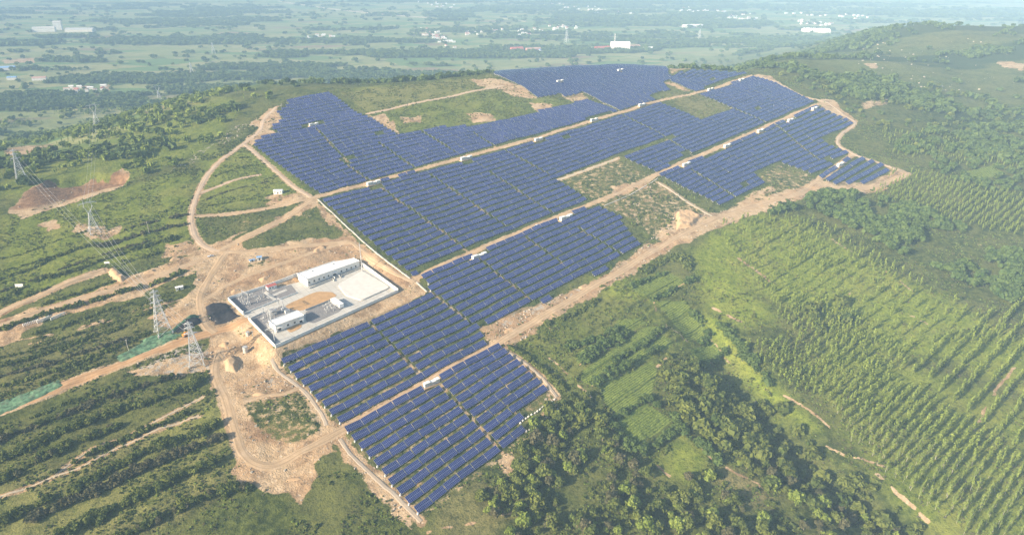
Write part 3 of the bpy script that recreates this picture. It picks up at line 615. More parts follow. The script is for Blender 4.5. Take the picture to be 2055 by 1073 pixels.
# ------------------------------------------------------------------ roads and paths, laid on the ground
def ribbon(name, ln, w, mat, lift=.22):
    ln = np.asarray(ln); d = np.gradient(ln, axis=0); d /= np.linalg.norm(d, axis=1)[:, None] + 1e-9
    nrm = np.column_stack([d[:, 1], -d[:, 0]])
    s = np.concatenate([[0], np.cumsum(np.hypot(*np.diff(ln, axis=0).T))])
    K = 7; V = []; UV = []
    sd = len(name) * 7
    for j in range(K):
        u = j / (K - 1) - .5
        wv = w * (1 + .30 * (fbm(s / 9 + (31 if u > 0 else 0), s * 0 + sd, 91, 3) - .5) * 2)
        off = u * wv
        p = ln + nrm * off[:, None]
        rut = -.10 * np.exp(-((abs(u) - .24) / .07) ** 2)
        z = hfull(p[:, 0], p[:, 1]) + (lift if abs(u) < .4 else lift * .55 if abs(u) < .45 else -.12) + rut
        V.append(np.column_stack([p, z])); UV.append(np.column_stack([np.full(len(s), u + .5), s]))
    V = np.stack(V, 1); UV = np.stack(UV, 1); n = len(s)
    i = (np.arange(n - 1)[:, None] * K + np.arange(K - 1)[None, :])
    F = np.stack([i, i + 1, i + K + 1, i + K], -1).reshape(-1, 4)
    me = mesh_np(name, V.reshape(-1, 3), F, mat, uv=UV.reshape(-1, 2)[F.ravel()], smooth=True)
    return tag(link(name, me), kind='structure')
for _i, (n_, ln_, w_, m_) in enumerate(ROAD_LINES):
    ribbon(n_, ln_, w_, M['road_' + m_], .16 + .006 * _i)

# ------------------------------------------------------------------ solar tables
TL, TW, TILT = 10.0, 4.55, math.radians(27)
def table_parts(u0, u1):
    """panel field and steel support of one table in its own frame: x along the row, y up the slope of the glass"""
    c, s_ = math.cos(TILT), math.sin(TILT)
    def P(x, v, n=0.0): return (x, v * c - n * s_, 1.75 + v * s_ + n * c)
    pan = []; h = TW / 2
    V = [P(-TL / 2, -h), P(TL / 2, -h), P(TL / 2, h), P(-TL / 2, h)] + [P(-TL / 2, -h, -.06), P(TL / 2, -h, -.06), P(TL / 2, h, -.06), P(-TL / 2, h, -.06)]
    F = [(0, 1, 2, 3), (7, 6, 5, 4), (0, 4, 5, 1), (1, 5, 6, 2), (2, 6, 7, 3), (3, 7, 4, 0)]
    UV = [(0.001, 0.001), (9.999, .001), (9.999, 1.999), (.001, 1.999)] + [(.5, .3)] * 20
    return V, F, UV, P
TV, TF, TUV, TP = table_parts(0, 10)
panel_me = mesh_np('panel_array', TV, TF, M['panel'], uv=TUV)
fr = MB()
for xx in (-4, -1.35, 1.35, 4):
    for v in (-1.15, 1.15):
        q = TP(xx, v, -.14); fr.beam((xx, q[1], -1.0), q, .14)
    fr.beam(TP(xx, -1.8, -.14), TP(xx, 1.8, -.14), .12)
    q = TP(xx, 1.15, -.2); fr.beam((xx, TP(xx, -1.15)[1], .25), q, .08)
for v in (-1.6, -.6, .6, 1.6): fr.beam(TP(-TL / 2 + .02, v, -.10), TP(TL / 2 - .02, v, -.10), .07)
fr.cur = 1
for xx in (-4, -1.35, 1.35, 4):
    for v in (-1.15, 1.15): fr.box((xx, TP(xx, v)[1], -.35), (.6, .6, 1.3))
frame_o = fr.build('support_frame', [M['frame'], M['concrete']])
FR_V = np.array([v.co[:] for v in frame_o.data.vertices]); FR_F = np.array([p.vertices[:] for p in frame_o.data.polygons])
FR_M = np.array([p.material_index for p in frame_o.data.polygons])
# lay out rows block by block: rows are ruled between the top and the bottom line of a block
PITCH_R = 8.3
def resample_line(ln, n=60):
    ln = np.array(ln); s = np.concatenate([[0], np.cumsum(np.hypot(*np.diff(ln, axis=0).T))])
    t = np.linspace(0, s[-1], n); return np.column_stack([np.interp(t, s, ln[:, 0]), np.interp(t, s, ln[:, 1])])
def extend(ln, d):
    ln = np.array(ln); a = ln[0] - ln[min(3, len(ln) - 1)]; b = ln[-1] - ln[-min(4, len(ln))]
    return np.vstack([ln[0] + a / np.hypot(*a) * d, ln, ln[-1] + b / np.hypot(*b) * d])
TABLES = []
def lay_block(key):
    b = FARM[key]
    top = resample_line(b['top']); bot = resample_line(b['bot'])
    U = (bot[-1] - bot[0]) + (top[-1] - top[0]); U = U / np.hypot(*U); W = np.array([U[1], -U[0]])
    # both lines as offset(w) over the common along-row coordinate u
    def prof(ln):
        u = ln @ U; w = ln @ W; o = np.argsort(u); u, w = u[o], w[o]
        s0 = np.polyfit(u[:15], w[:15], 1)[0]; s1 = np.polyfit(u[-15:], w[-15:], 1)[0]
        return lambda q: np.where(q < u[0], w[0] + s0 * (q - u[0]), np.where(q > u[-1], w[-1] + s1 * (q - u[-1]), np.interp(q, u, w)))
    top = top + W * 1.7; bot = bot - W * 1.7
    ft_, fb = prof(top), prof(bot)
    poly = np.array(b['poly']); pu = poly @ U; um = np.linspace(pu.min(), pu.max(), 40)
    gap = np.median((fb(um) - ft_(um)))
    n = max(1, int(round(gap / PITCH_R))); lo = 0; hi = n
    pw = poly @ W
    lo = -int(max(0, np.max(ft_(pu) - pw)) / PITCH_R) - 2; hi = n + int(max(0, np.max(pw - fb(pu))) / PITCH_R) + 2
    aisle0 = rng.uniform(0, 80)
    for r in range(lo, hi + 1):
        f = (r + (0 if key != 'C' else 0)) / n
        row = lambda q: ft_(q) * (1 - f) + fb(q) * f
        u = pu.min() - 5 + rng.uniform(0, 10.45) * (0 if key in 'C' else 1) + (0 if key != 'C' else 5 + .0)
        # start each row at the block's own edge
        qs = np.arange(pu.min() - 5, pu.max() + 5, 1.0); xy = qs[:, None] * U + row(qs)[:, None] * W
        ins = poly_sd(xy[:, 0], xy[:, 1], b['poly']) < -1.5
        for h_ in b['holes']: ins &= ~inside(xy[:, 0], xy[:, 1], h_)
        ins &= ~(road_dist(xy[:, 0], xy[:, 1]) < 1.9) if key not in 'CI' else True
        for al in AISLE: ins &= seg_dist(xy[:, 0], xy[:, 1], al) > 2.2
        i = 0; L = len(qs)
        while i < L:
            if not ins[i]: i += 1; continue
            j = i
            while j + 1 < L and ins[j + 1]: j += 1
            a, e = qs[i] - 1.6, qs[j] + 1.6; m = int(round((e - a) / 10.42)); sp_ = (e - a) / max(m, 1)
            for q in range(m):
                uc = a + (q + .5) * sp_
                if key in 'DGFHN' and rng.random() < .008: continue
                sl = (row(np.array([uc + 3.]))[0] - row(np.array([uc - 3.]))[0]) / 6.
                p = uc * U + row(np.array([uc]))[0] * W; dvec = U + sl * W; dvec /= np.hypot(*dvec)
                TABLES.append((key, r, p[0], p[1], dvec[0], dvec[1], (sp_ - .36) / 10.0))
            i = j + 1
for k_ in FARM: lay_block(k_)
T = np.array([t[2:7] for t in TABLES])
rowid = {}
z0 = hfull(T[:, 0], T[:, 1]); za = hfull(T[:, 0] + T[:, 2] * 4, T[:, 1] + T[:, 3] * 4); zb = hfull(T[:, 0] - T[:, 2] * 4, T[:, 1] - T[:, 3] * 4)
slp = np.clip((za - zb) / 8, -.3, .3); zc = (z0 + za + zb) / 3 + rng.uniform(-.12, .12, len(T))
X = np.column_stack([T[:, 2], T[:, 3], slp]); X /= np.linalg.norm(X, axis=1)[:, None]
Y = np.column_stack([-T[:, 3], T[:, 2], np.zeros(len(T))]); Zx = np.cross(X, Y)
tl = rng.normal(0, .012, len(T)); Y2 = Y + Zx * tl[:, None]; Y2 /= np.linalg.norm(Y2, axis=1)[:, None]; Zx = np.cross(X, Y2)
dist = np.hypot(T[:, 0], T[:, 1]) + .0
order = np.argsort(dist); near_t = set(order[:300].tolist())
# number the tables of each row from the west end, so that a label can say which one it is
rows = {}
for i, t in enumerate(TABLES): rows.setdefault((t[0], t[1]), []).append(i)
BR = sorted([r for (k, r) in rows if k == 'B'], reverse=True); CR = sorted([r for (k, r) in rows if k == 'C']); DR = sorted([r for (k, r) in rows if k == 'D'], reverse=True)
proto_t = None
for (k, r), ids in rows.items():
    ids.sort(key=lambda i: T[i, 0] * T[i, 2] + T[i, 1] * T[i, 3])
    for q, i in enumerate(ids):
        if i not in near_t: continue
        mat = Matrix(((X[i, 0], Y2[i, 0], Zx[i, 0], T[i, 0]), (X[i, 1], Y2[i, 1], Zx[i, 1], T[i, 1]), (X[i, 2], Y2[i, 2], Zx[i, 2], zc[i]), (0, 0, 0, 1)))
        if proto_t is None:
            proto_t = empty('solar_table', (0, 0, 0)); link('panel_array', panel_me, proto_t); frame_o.parent = proto_t
            o = proto_t
        else: o = copy_tree(proto_t)
        o.matrix_world = mat @ Matrix.Diagonal((T[i, 4], 1, 1, 1))
        if k == 'C': lab = 'blue solar table, %s from left in the %s row below the foreground dirt road' % (ordn(q + 1), ordn(CR.index(r) + 1))
        elif k == 'B': lab = 'blue solar table, %s from left in the %s row above the foreground dirt road' % (ordn(q + 1), ordn(BR.index(r) + 1))
        else: lab = 'blue solar table, %s from left in the %s row above the middle farm road' % (ordn(q + 1), ordn(DR.index(r) + 1))
        tag(o, lab, 'solar table', 'solar tables nearest the camera')
far = np.array([i for i in range(len(T)) if i not in near_t])
def place(V, F, ids):
    Xi, Yi, Zi = X[ids], Y2[ids], Zx[ids]; pos = np.column_stack([T[ids, 0], T[ids, 1], zc[ids]])
    W = (V[None, :, 0:1] * T[ids, 4][:, None, None] * Xi[:, None] + V[None, :, 1:2] * Yi[:, None] + V[None, :, 2:3] * Zi[:, None] + pos[:, None])
    Fo = F[None] + (np.arange(len(ids)) * len(V))[:, None, None]
    return W.reshape(-1, 3), Fo.reshape(-1, F.shape[1])
v_, f_ = place(np.array(TV), np.array(TF), far)
o = link('solar_tables', mesh_np('solar_tables', v_, f_, M['panel'], uv=np.tile(np.array(TUV), (len(far), 1)), face_attr={'tint': np.repeat(rng.random(len(far)), len(TF))}))
tag(o, 'rows of blue solar tables covering the hill beyond the nearest rows', 'solar tables', kind='stuff')
v_, f_ = place(FR_V, FR_F, far); w_ = link('support_frame', mesh_np('support_frame', v_, f_, M['frame']), o)
w_.data.materials.append(M['concrete']); w_.data.polygons.foreach_set('material_index', np.tile(FR_M, len(far)))
print('tables', len(T), {k: sum(1 for t in TABLES if t[0] == k) for k in FARM}, 'near max dist', dist[order[299]])
# ------------------------------------------------------------------ vegetation
def leaf_quads(C, Nrm, size, r, thin=1.0):
    """one quad per point, facing Nrm, random roll"""
    n = len(C); Nrm = Nrm / (np.linalg.norm(Nrm, axis=1)[:, None] + 1e-9)
    a = r.normal(size=(n, 3)); u = a - (a * Nrm).sum(1)[:, None] * Nrm; u /= np.linalg.norm(u, axis=1)[:, None] + 1e-9
    v = np.cross(Nrm, u); s = np.asarray(size).reshape(-1, 1)
    j = lambda: r.uniform(.55, 1.15, (n, 1))
    V = np.stack([C - u * s * j() - v * s * thin * j(), C + u * s * j() - v * s * thin * j(), C + u * s * j() + v * s * thin * j(), C - u * s * j() + v * s * thin * j()], 1)
    return V.reshape(-1, 3), np.arange(4 * n).reshape(-1, 4)
def crown_mesh(n, lobes, size, r, jit=.55):
    """lobes: list of (centre, radii); leaf quads over and inside the lobes"""
    w = np.array([l[1][0] * l[1][2] for l in lobes]); cnt = np.maximum(3, (n * w / w.sum()).astype(int))
    Cs, Ns = [], []
    for (c, rad), k in zip(lobes, cnt):
        d = r.normal(size=(k, 3)); d /= np.linalg.norm(d, axis=1)[:, None]; d[:, 2] = np.where(d[:, 2] < -.55, -d[:, 2], d[:, 2])
        rr = r.uniform(.55, 1.0, (k, 1)) ** .5 * (1 + r.normal(0, .10, (k, 1)))
        Cs.append(np.array(c) + d * np.array(rad) * rr); Ns.append(d + r.normal(0, jit, (k, 3)))
    C = np.vstack(Cs); Nr = np.vstack(Ns)
    return leaf_quads(C, Nr, size * r.uniform(.6, 1.3, len(C)), r)
def tube_np(path, rad, n=5):
    V = []; F = []
    for (x, y, z), rr in zip(path, rad):
        for i in range(n):
            t = 2 * math.pi * i / n; V.append((x + rr * math.cos(t), y + rr * math.sin(t), z))
    for k in range(len(path) - 1):
        for i in range(n): F.append((k * n + i, k * n + (i + 1) % n, (k + 1) * n + (i + 1) % n, (k + 1) * n + i))
    return np.array(V, float), np.array(F)
def join_np(parts):
    V = []; F = []; b = 0
    for v, f in parts: V.append(v); F.append(f + b); b += len(v)
    return np.vstack(V), np.vstack(F)
def poplar(r, n, size):
    h = 1.0; lobes = []
    lean = r.normal(0, .025, 2)
    for k in range(7):
        t = k / 6; z = .34 + .58 * t; R = .118 * (math.sin(math.pi * min(1, .18 + .80 * t)) ** .7) * r.uniform(.8, 1.2)
        lobes.append(((lean[0] * z + r.normal(0, .035), lean[1] * z + r.normal(0, .035), z + r.normal(0, .02)), (R * r.uniform(.75, 1.25), R * r.uniform(.75, 1.25), r.uniform(.07, .12))))
    cv, cf = crown_mesh(n, lobes, size, r)
    tr = [tube_np([(0, 0, -.05), (lean[0] * .4, lean[1] * .4, .4), (lean[0] * .8, lean[1] * .8, .85)], [.016, .012, .004])]
    for k in range(5):
        a = r.uniform(0, 6.28); z = r.uniform(.34, .7)
        tr.append(tube_np([(lean[0] * z, lean[1] * z, z), (lean[0] * z + .09 * math.cos(a), lean[1] * z + .09 * math.sin(a), z + .12)], [.006, .002], 4))
    return (cv, cf), join_np(tr)
def bushy(r, n, size, flat=.85):
    lobes = [((0, 0, .55), (.34, .34, .30))]
    for k in range(r.integers(5, 9)):
        a = r.uniform(0, 6.28); q = r.uniform(.18, .40); R = r.uniform(.14, .26)
        lobes.append(((q * math.cos(a), q * math.sin(a), r.uniform(.36, .80) * flat), (R * r.uniform(.8, 1.3), R * r.uniform(.8, 1.3), R * r.uniform(.7, 1.1))))
    cv, cf = crown_mesh(n, lobes, size, r)
    tr = [tube_np([(0, 0, -.08), (.01, 0, .3), (.02, .01, .62)], [.04, .03, .012])]
    for k in range(5):
        a = r.uniform(0, 6.28); tr.append(tube_np([(.01, 0, .28), (.25 * math.cos(a), .25 * math.sin(a), .60)], [.018, .006], 4))
    return (cv, cf), join_np(tr)
def shrub(r, n, size):
    lobes = [((r.normal(0, .25), r.normal(0, .25), r.uniform(.18, .45)), (R_, R_, R_ * .8)) for R_ in r.uniform(.25, .42, 4)]
    return crown_mesh(n, lobes, size, r)
def scatter_mesh(name, protos, P, S, mat, tint=None, parent=None, zsq=None):
    """many copies of the prototype leaf meshes as one mesh; P (n,3), S (n,) or (n,3)"""
    n = len(P); which = rng.integers(0, len(protos), n); rot = rng.uniform(0, 6.283, n)
    S = np.asarray(S, float); S3 = np.column_stack([S, S, S]) if S.ndim == 1 else S
    tint = rng.random(n) if tint is None else tint
    Vs, Fs, Ts = [], [], []; b = 0
    for k, (v, f) in enumerate(protos):
        i = np.where(which == k)[0]
        if not len(i): continue
        c, s = np.cos(rot[i])[:, None], np.sin(rot[i])[:, None]
        x = (v[None, :, 0] * c - v[None, :, 1] * s) * S3[i, 0:1]; y = (v[None, :, 0] * s + v[None, :, 1] * c) * S3[i, 1:2]; z = v[None, :, 2] * S3[i, 2:3]
        V = np.stack([x + P[i, 0:1], y + P[i, 1:2], z + P[i, 2:3]], -1).reshape(-1, 3)
        F = (f[None] + (np.arange(len(i)) * len(v))[:, None, None]).reshape(-1, 4) + b
        Vs.append(V); Fs.append(F); Ts.append(np.repeat(tint[i], len(f))); b += len(V)
    V = np.vstack(Vs); F = np.vstack(Fs); Tn = np.concatenate(Ts)
    return link(name, mesh_np(name, V, F, mat, face_attr={'tint': Tn}), parent)
def scatter_in(poly, dens, px=True):
    if px: poly = G(poly)
    a = np.array(poly); lo, hi = a.min(0), a.max(0)
    n = int(np.prod(hi - lo) * dens); p = rng.uniform(lo, hi, (n, 2))
    return p[inside(p[:, 0], p[:, 1], poly)]
def rows_in(poly, az, row_gap, step, px=True, jitter=.35):
    """trees planted in straight lines across a plot"""
    if px: poly = G(poly)
    a = np.array(poly); u = np.array([math.sin(az), math.cos(az)]); v = np.array([u[1], -u[0]])
    pu, pv = a @ u, a @ v; out = []; rid = []
    for k, vv in enumerate(np.arange(pv.min() + row_gap / 2, pv.max(), row_gap)):
        q = np.arange(pu.min(), pu.max(), step) + rng.uniform(0, step)
        p = q[:, None] * u + vv * v + rng.normal(0, jitter, (len(q), 2))
        i = inside(p[:, 0], p[:, 1], poly); out.append(p[i]); rid += [(k, j) for j in range(i.sum())]
    return np.vstack(out), rid
def ground_pts(p):
    return np.column_stack([p, hfull(p[:, 0], p[:, 1])])
def clear(p, road=1.0, farm=2.0):
    k = road_dist(p[:, 0], p[:, 1]) > road
    k &= ~in_farm(p[:, 0], p[:, 1], farm); k &= ~inside(p[:, 0], p[:, 1], SUBST_W)
    return k
def soil_at(p):
    s = poly_mask(p[:, 0], p[:, 1], SOIL, 3.); g = poly_mask(p[:, 0], p[:, 1], GREEN, 3.)
    return s * (1 - g)
R0 = np.random.default_rng(11)
POP_HI = [poplar(R0, 120, .034) for _ in range(6)]
POP_LO = [join_np([c, t]) for c, t in [poplar(R0, 56, .054) for _ in range(6)]]
BUSH_HI = [bushy(R0, 480, .072) for _ in range(6)]
BUSH_MID = [bushy(R0, 110, .14)[0] for _ in range(6)]
BUSH_LO = [bushy(R0, 26, .30)[0] for _ in range(8)]
SHRUB = [shrub(R0, 26, .26) for _ in range(8)]
TUFT = [shrub(R0, 8, .38) for _ in range(8)]
def tree_things(name, protos, P, S, leaf, labels, cat, group, bark='bark'):
    """individual trees: trunk and crown under an Empty, meshes shared between copies"""
    base = []
    for (cv, cf), (tv, tf) in protos:
        base.append((mesh_np('crown', cv, cf, M[leaf]), mesh_np('trunk', tv, tf, M[bark])))
    for i, (p, s) in enumerate(zip(P, S)):
        cm, tm = base[int(rng.integers(0, len(base)))]
        e = empty(name, tuple(p), (0, 0, float(rng.uniform(0, 6.28))))
        e.scale = (s[0], s[0], s[1]) if hasattr(s, '__len__') else (s, s, s)
        link('crown', cm, e); link('trunk', tm, e)
        tag(e, labels[i], cat, group)
AZ = math.radians(50)
# --- poplar plantation at the lower right: the 300 nearest one by one, the rest as one mass
pl_lab = []
def plot(poly, gap, step, keep, az=AZ, h=(5.0, 10.0)):
    p, rid = rows_in(poly, az, gap, step, jitter=.55); k = (rng.random(len(p)) < keep) & clear(p)
    rid = [r for r, kk in zip(rid, k) if kk]; p = p[k]
    return p, rid, rng.uniform(*h, len(p))
PLOTS = [
    ('lower right plantation', plot([(1655, 800), (1740, 760), (1850, 790), (1960, 860), (2075, 950), (2075, 1100), (1960, 1095), (1860, 1015), (1775, 945), (1705, 885)], 5.0, 2.3, .80)),
    ('shaded alley plantation', plot([(1815, 745), (1880, 690), (1960, 640), (2080, 600), (2080, 930), (1990, 868), (1900, 800)], 9.5, 2.2, .95)),
    ('ravine tree belt', plot([(1490, 700), (1560, 690), (1660, 700), (1760, 740), (1820, 780), (1740, 770), (1650, 800), (1590, 790)], 4.5, 3.0, .75)),
    ('open meadow', plot([(1440, 480), (1520, 440), (1600, 440), (1760, 520), (1900, 600), (2070, 690), (1960, 690), (1860, 700), (1760, 735), (1660, 695), (1600, 690), (1560, 640), (1500, 560)], 9., 3.2, .40)),
    ('upper meadow lines', plot([(1440, 455), (1540, 428), (1640, 445), (1760, 520), (1860, 575), (1780, 600), (1640, 540), (1520, 500)], 7., 3., .34)),
    ('dense middle plantation', plot([(1560, 640), (1640, 600), (1720, 640), (1800, 700), (1830, 750), (1740, 745), (1640, 700)], 5.5, 2.8, .7)),
    ('ravine clump', plot([(1500, 540), (1570, 580), (1630, 600), (1600, 640), (1540, 610)], 5., 3.2, .5)),
    ('far east plantation', plot([(1760, 262), (1880, 270), (2070, 300), (2070, 345), (1900, 330), (1790, 312)], 6.5, 3.4, .5, AZ, (4.5, 7))),
    ('young plantation', plot([(1690, 330), (1850, 350), (2070, 400), (2070, 480), (1900, 450), (1760, 395)], 5.5, 3.0, .8, AZ, (5, 8))),
]
allp = []; 
for nm, (p, rid, h) in PLOTS:
    for q, r, hh in zip(p, rid, h): allp.append((math.hypot(*q), q, r, hh, nm))
allp.sort(key=lambda t: t[0])
near_p = allp[:300]; far_p = allp[300:]
P = ground_pts(np.array([t[1] for t in near_p]))
cnt = {}
for t in near_p: cnt.setdefault((t[4], t[2][0]), []).append(t)
rank = {}
rowsets = {}
for (nm, k) in cnt: rowsets.setdefault(nm, []).append(k)
for (nm, k), L in cnt.items():
    L.sort(key=lambda t: t[1][0] + t[1][1])
    for j, t in enumerate(L): rank[id(t)] = (j + 1, sorted(rowsets[nm], reverse=True).index(k) + 1)
labs = ['slender poplar, %s from lower left in the %s line of the %s' % (ordn(rank[id(t)][0]), ordn(rank[id(t)][1]), t[4]) for t in near_p]
tree_things('poplar_tree', POP_HI, P, [(t[3] * rng.uniform(.50, .92), t[3]) for t in near_p], 'leaf_poplar', labs, 'poplar', 'poplars of the plantation', 'bark_pale')
P = ground_pts(np.array([t[1] for t in far_p])); H = np.array([t[3] for t in far_p])
o = scatter_mesh('plantation_trees', POP_LO, P, np.column_stack([H * .72, H * .72, H]), M['leaf_poplar'])
tag(o, 'lines of slender poplars on the slope right of the farm', 'poplars', kind='stuff')
# --- bushy trees of the thicket below the last rows and along the ravine
THICK = [
    ('dark thicket between the lowest rows and small fields', [(1050, 872), (1110, 812), (1180, 790), (1215, 850), (1270, 920), (1330, 985), (1400, 1040), (1460, 1095), (1000, 1095), (960, 1000), (1000, 965), (1040, 930)], .034, (4, 8.5)),
    ('strip of trees beside the ravine', [(1330, 690), (1400, 740), (1470, 800), (1560, 900), (1640, 990), (1730, 1095), (1640, 1095), (1560, 1010), (1470, 930), (1400, 870), (1350, 830), (1325, 760)], .030, (4, 8.5)),
    ('bottom of the ravine', [(1540, 800), (1590, 860), (1680, 930), (1790, 1010), (1900, 1095), (1760, 1095), (1650, 1000), (1560, 900), (1510, 830)], .028, (4, 8)),
    ('ground below the small fields', [(1340, 960), (1420, 960), (1520, 1030), (1600, 1095), (1440, 1095)], .028, (4, 8)),
    ('dark clump in the meadow', [(1610, 620), (1660, 590), (1720, 620), (1700, 670), (1640, 670)], .022, (6, 9)),
]
bt = []
for nm, poly, dens, hh in THICK:
    p = scatter_in(poly, dens); f = fbm(p[:, 0] / 22, p[:, 1] / 22, 101, 3); cw = np.array([inside(p[:, 0], p[:, 1], c) for c in CROP + [LUSH[4][0]]]).any(0)
    p = p[(f > .31) & clear(p, 1, 3) & ~cw]
    for q in p: bt.append((math.hypot(*q), q, 3.2 + 7.2 * rng.random() ** 1.7, nm))
bt.sort(key=lambda t: t[0]); nb = bt[:300]; fb = bt[300:]
kinds = [('leaf_bush', 'green'), ('leaf_dry', 'brownish'), ('leaf_poplar', 'bright')]
sel = rng.choice(3, len(nb), p=[.58, .22, .20]); P = ground_pts(np.array([t[1] for t in nb]))
for k, (lf, word) in enumerate(kinds):
    ids = np.where(sel == k)[0]
    for big in (0, 1):
        for nm in [t[0] for t in THICK]:
            ii = [i for i in ids if (nb[i][2] > 6.0) == bool(big) and nb[i][3] == nm]
            if not ii: continue
            lab = '%s %s bushy tree in the %s' % ('tall' if big else 'low', word, nm)
            tree_things('bushy_tree', BUSH_HI[:3] if big else BUSH_HI[3:], P[ii], [(nb[i][2] * .95, nb[i][2]) for i in ii], lf, [lab] * len(ii), 'tree', lab + 's' if False else '%s %s trees in the %s' % ('tall' if big else 'low', word, nm))
if fb:
    P = ground_pts(np.array([t[1] for t in fb])); H = np.array([t[2] for t in fb])
    tag(scatter_mesh('thicket_trees', BUSH_MID, P, H, M['leaf_bush']), 'dense bushy trees of the thickets around the ravine', 'thicket', kind='stuff')
# --- dark broadleaf wood right of the farm
wd = []
for poly, dens, hh in [([(1545, 432), (1600, 405), (1650, 388), (1720, 392), (1800, 402), (1900, 450), (2075, 525), (2075, 640), (1960, 580), (1820, 520), (1700, 455), (1620, 420)], .040, (6, 9.5)), ([(1860, 305), (2075, 280), (2075, 390), (1960, 380), (1870, 350)], .012, (5, 8)),
                       ([(1760, 300), (1860, 262), (2075, 262), (2075, 300), (1870, 320)], .016, (4, 8)), ([(1560, 150), (1640, 170), (1720, 215), (1800, 250), (2075, 215), (2075, 250), (1800, 262), (1720, 240), (1640, 195)], .0035, (4, 7)),
                       ([(1990, 505), (2075, 530), (2075, 560), (2000, 540)], .03, (5, 8))]:
    p = scatter_in(poly, dens); f = fbm(p[:, 0] / 35, p[:, 1] / 35, 103, 3); p = p[(f > .35) & clear(p, 2, 3)]
    cw = np.array([inside(p[:, 0], p[:, 1], c) for c in CROP]).any(0); p = p[~cw]
    wd += [(q, rng.uniform(*hh)) for q in p]
P = ground_pts(np.array([t[0] for t in wd])); H = np.array([t[1] for t in wd])
tag(scatter_mesh('woodland', BUSH_MID, P, H, M['leaf_dark']), 'dark broadleaf wood on the slope right of the farm', 'wood', kind='stuff')
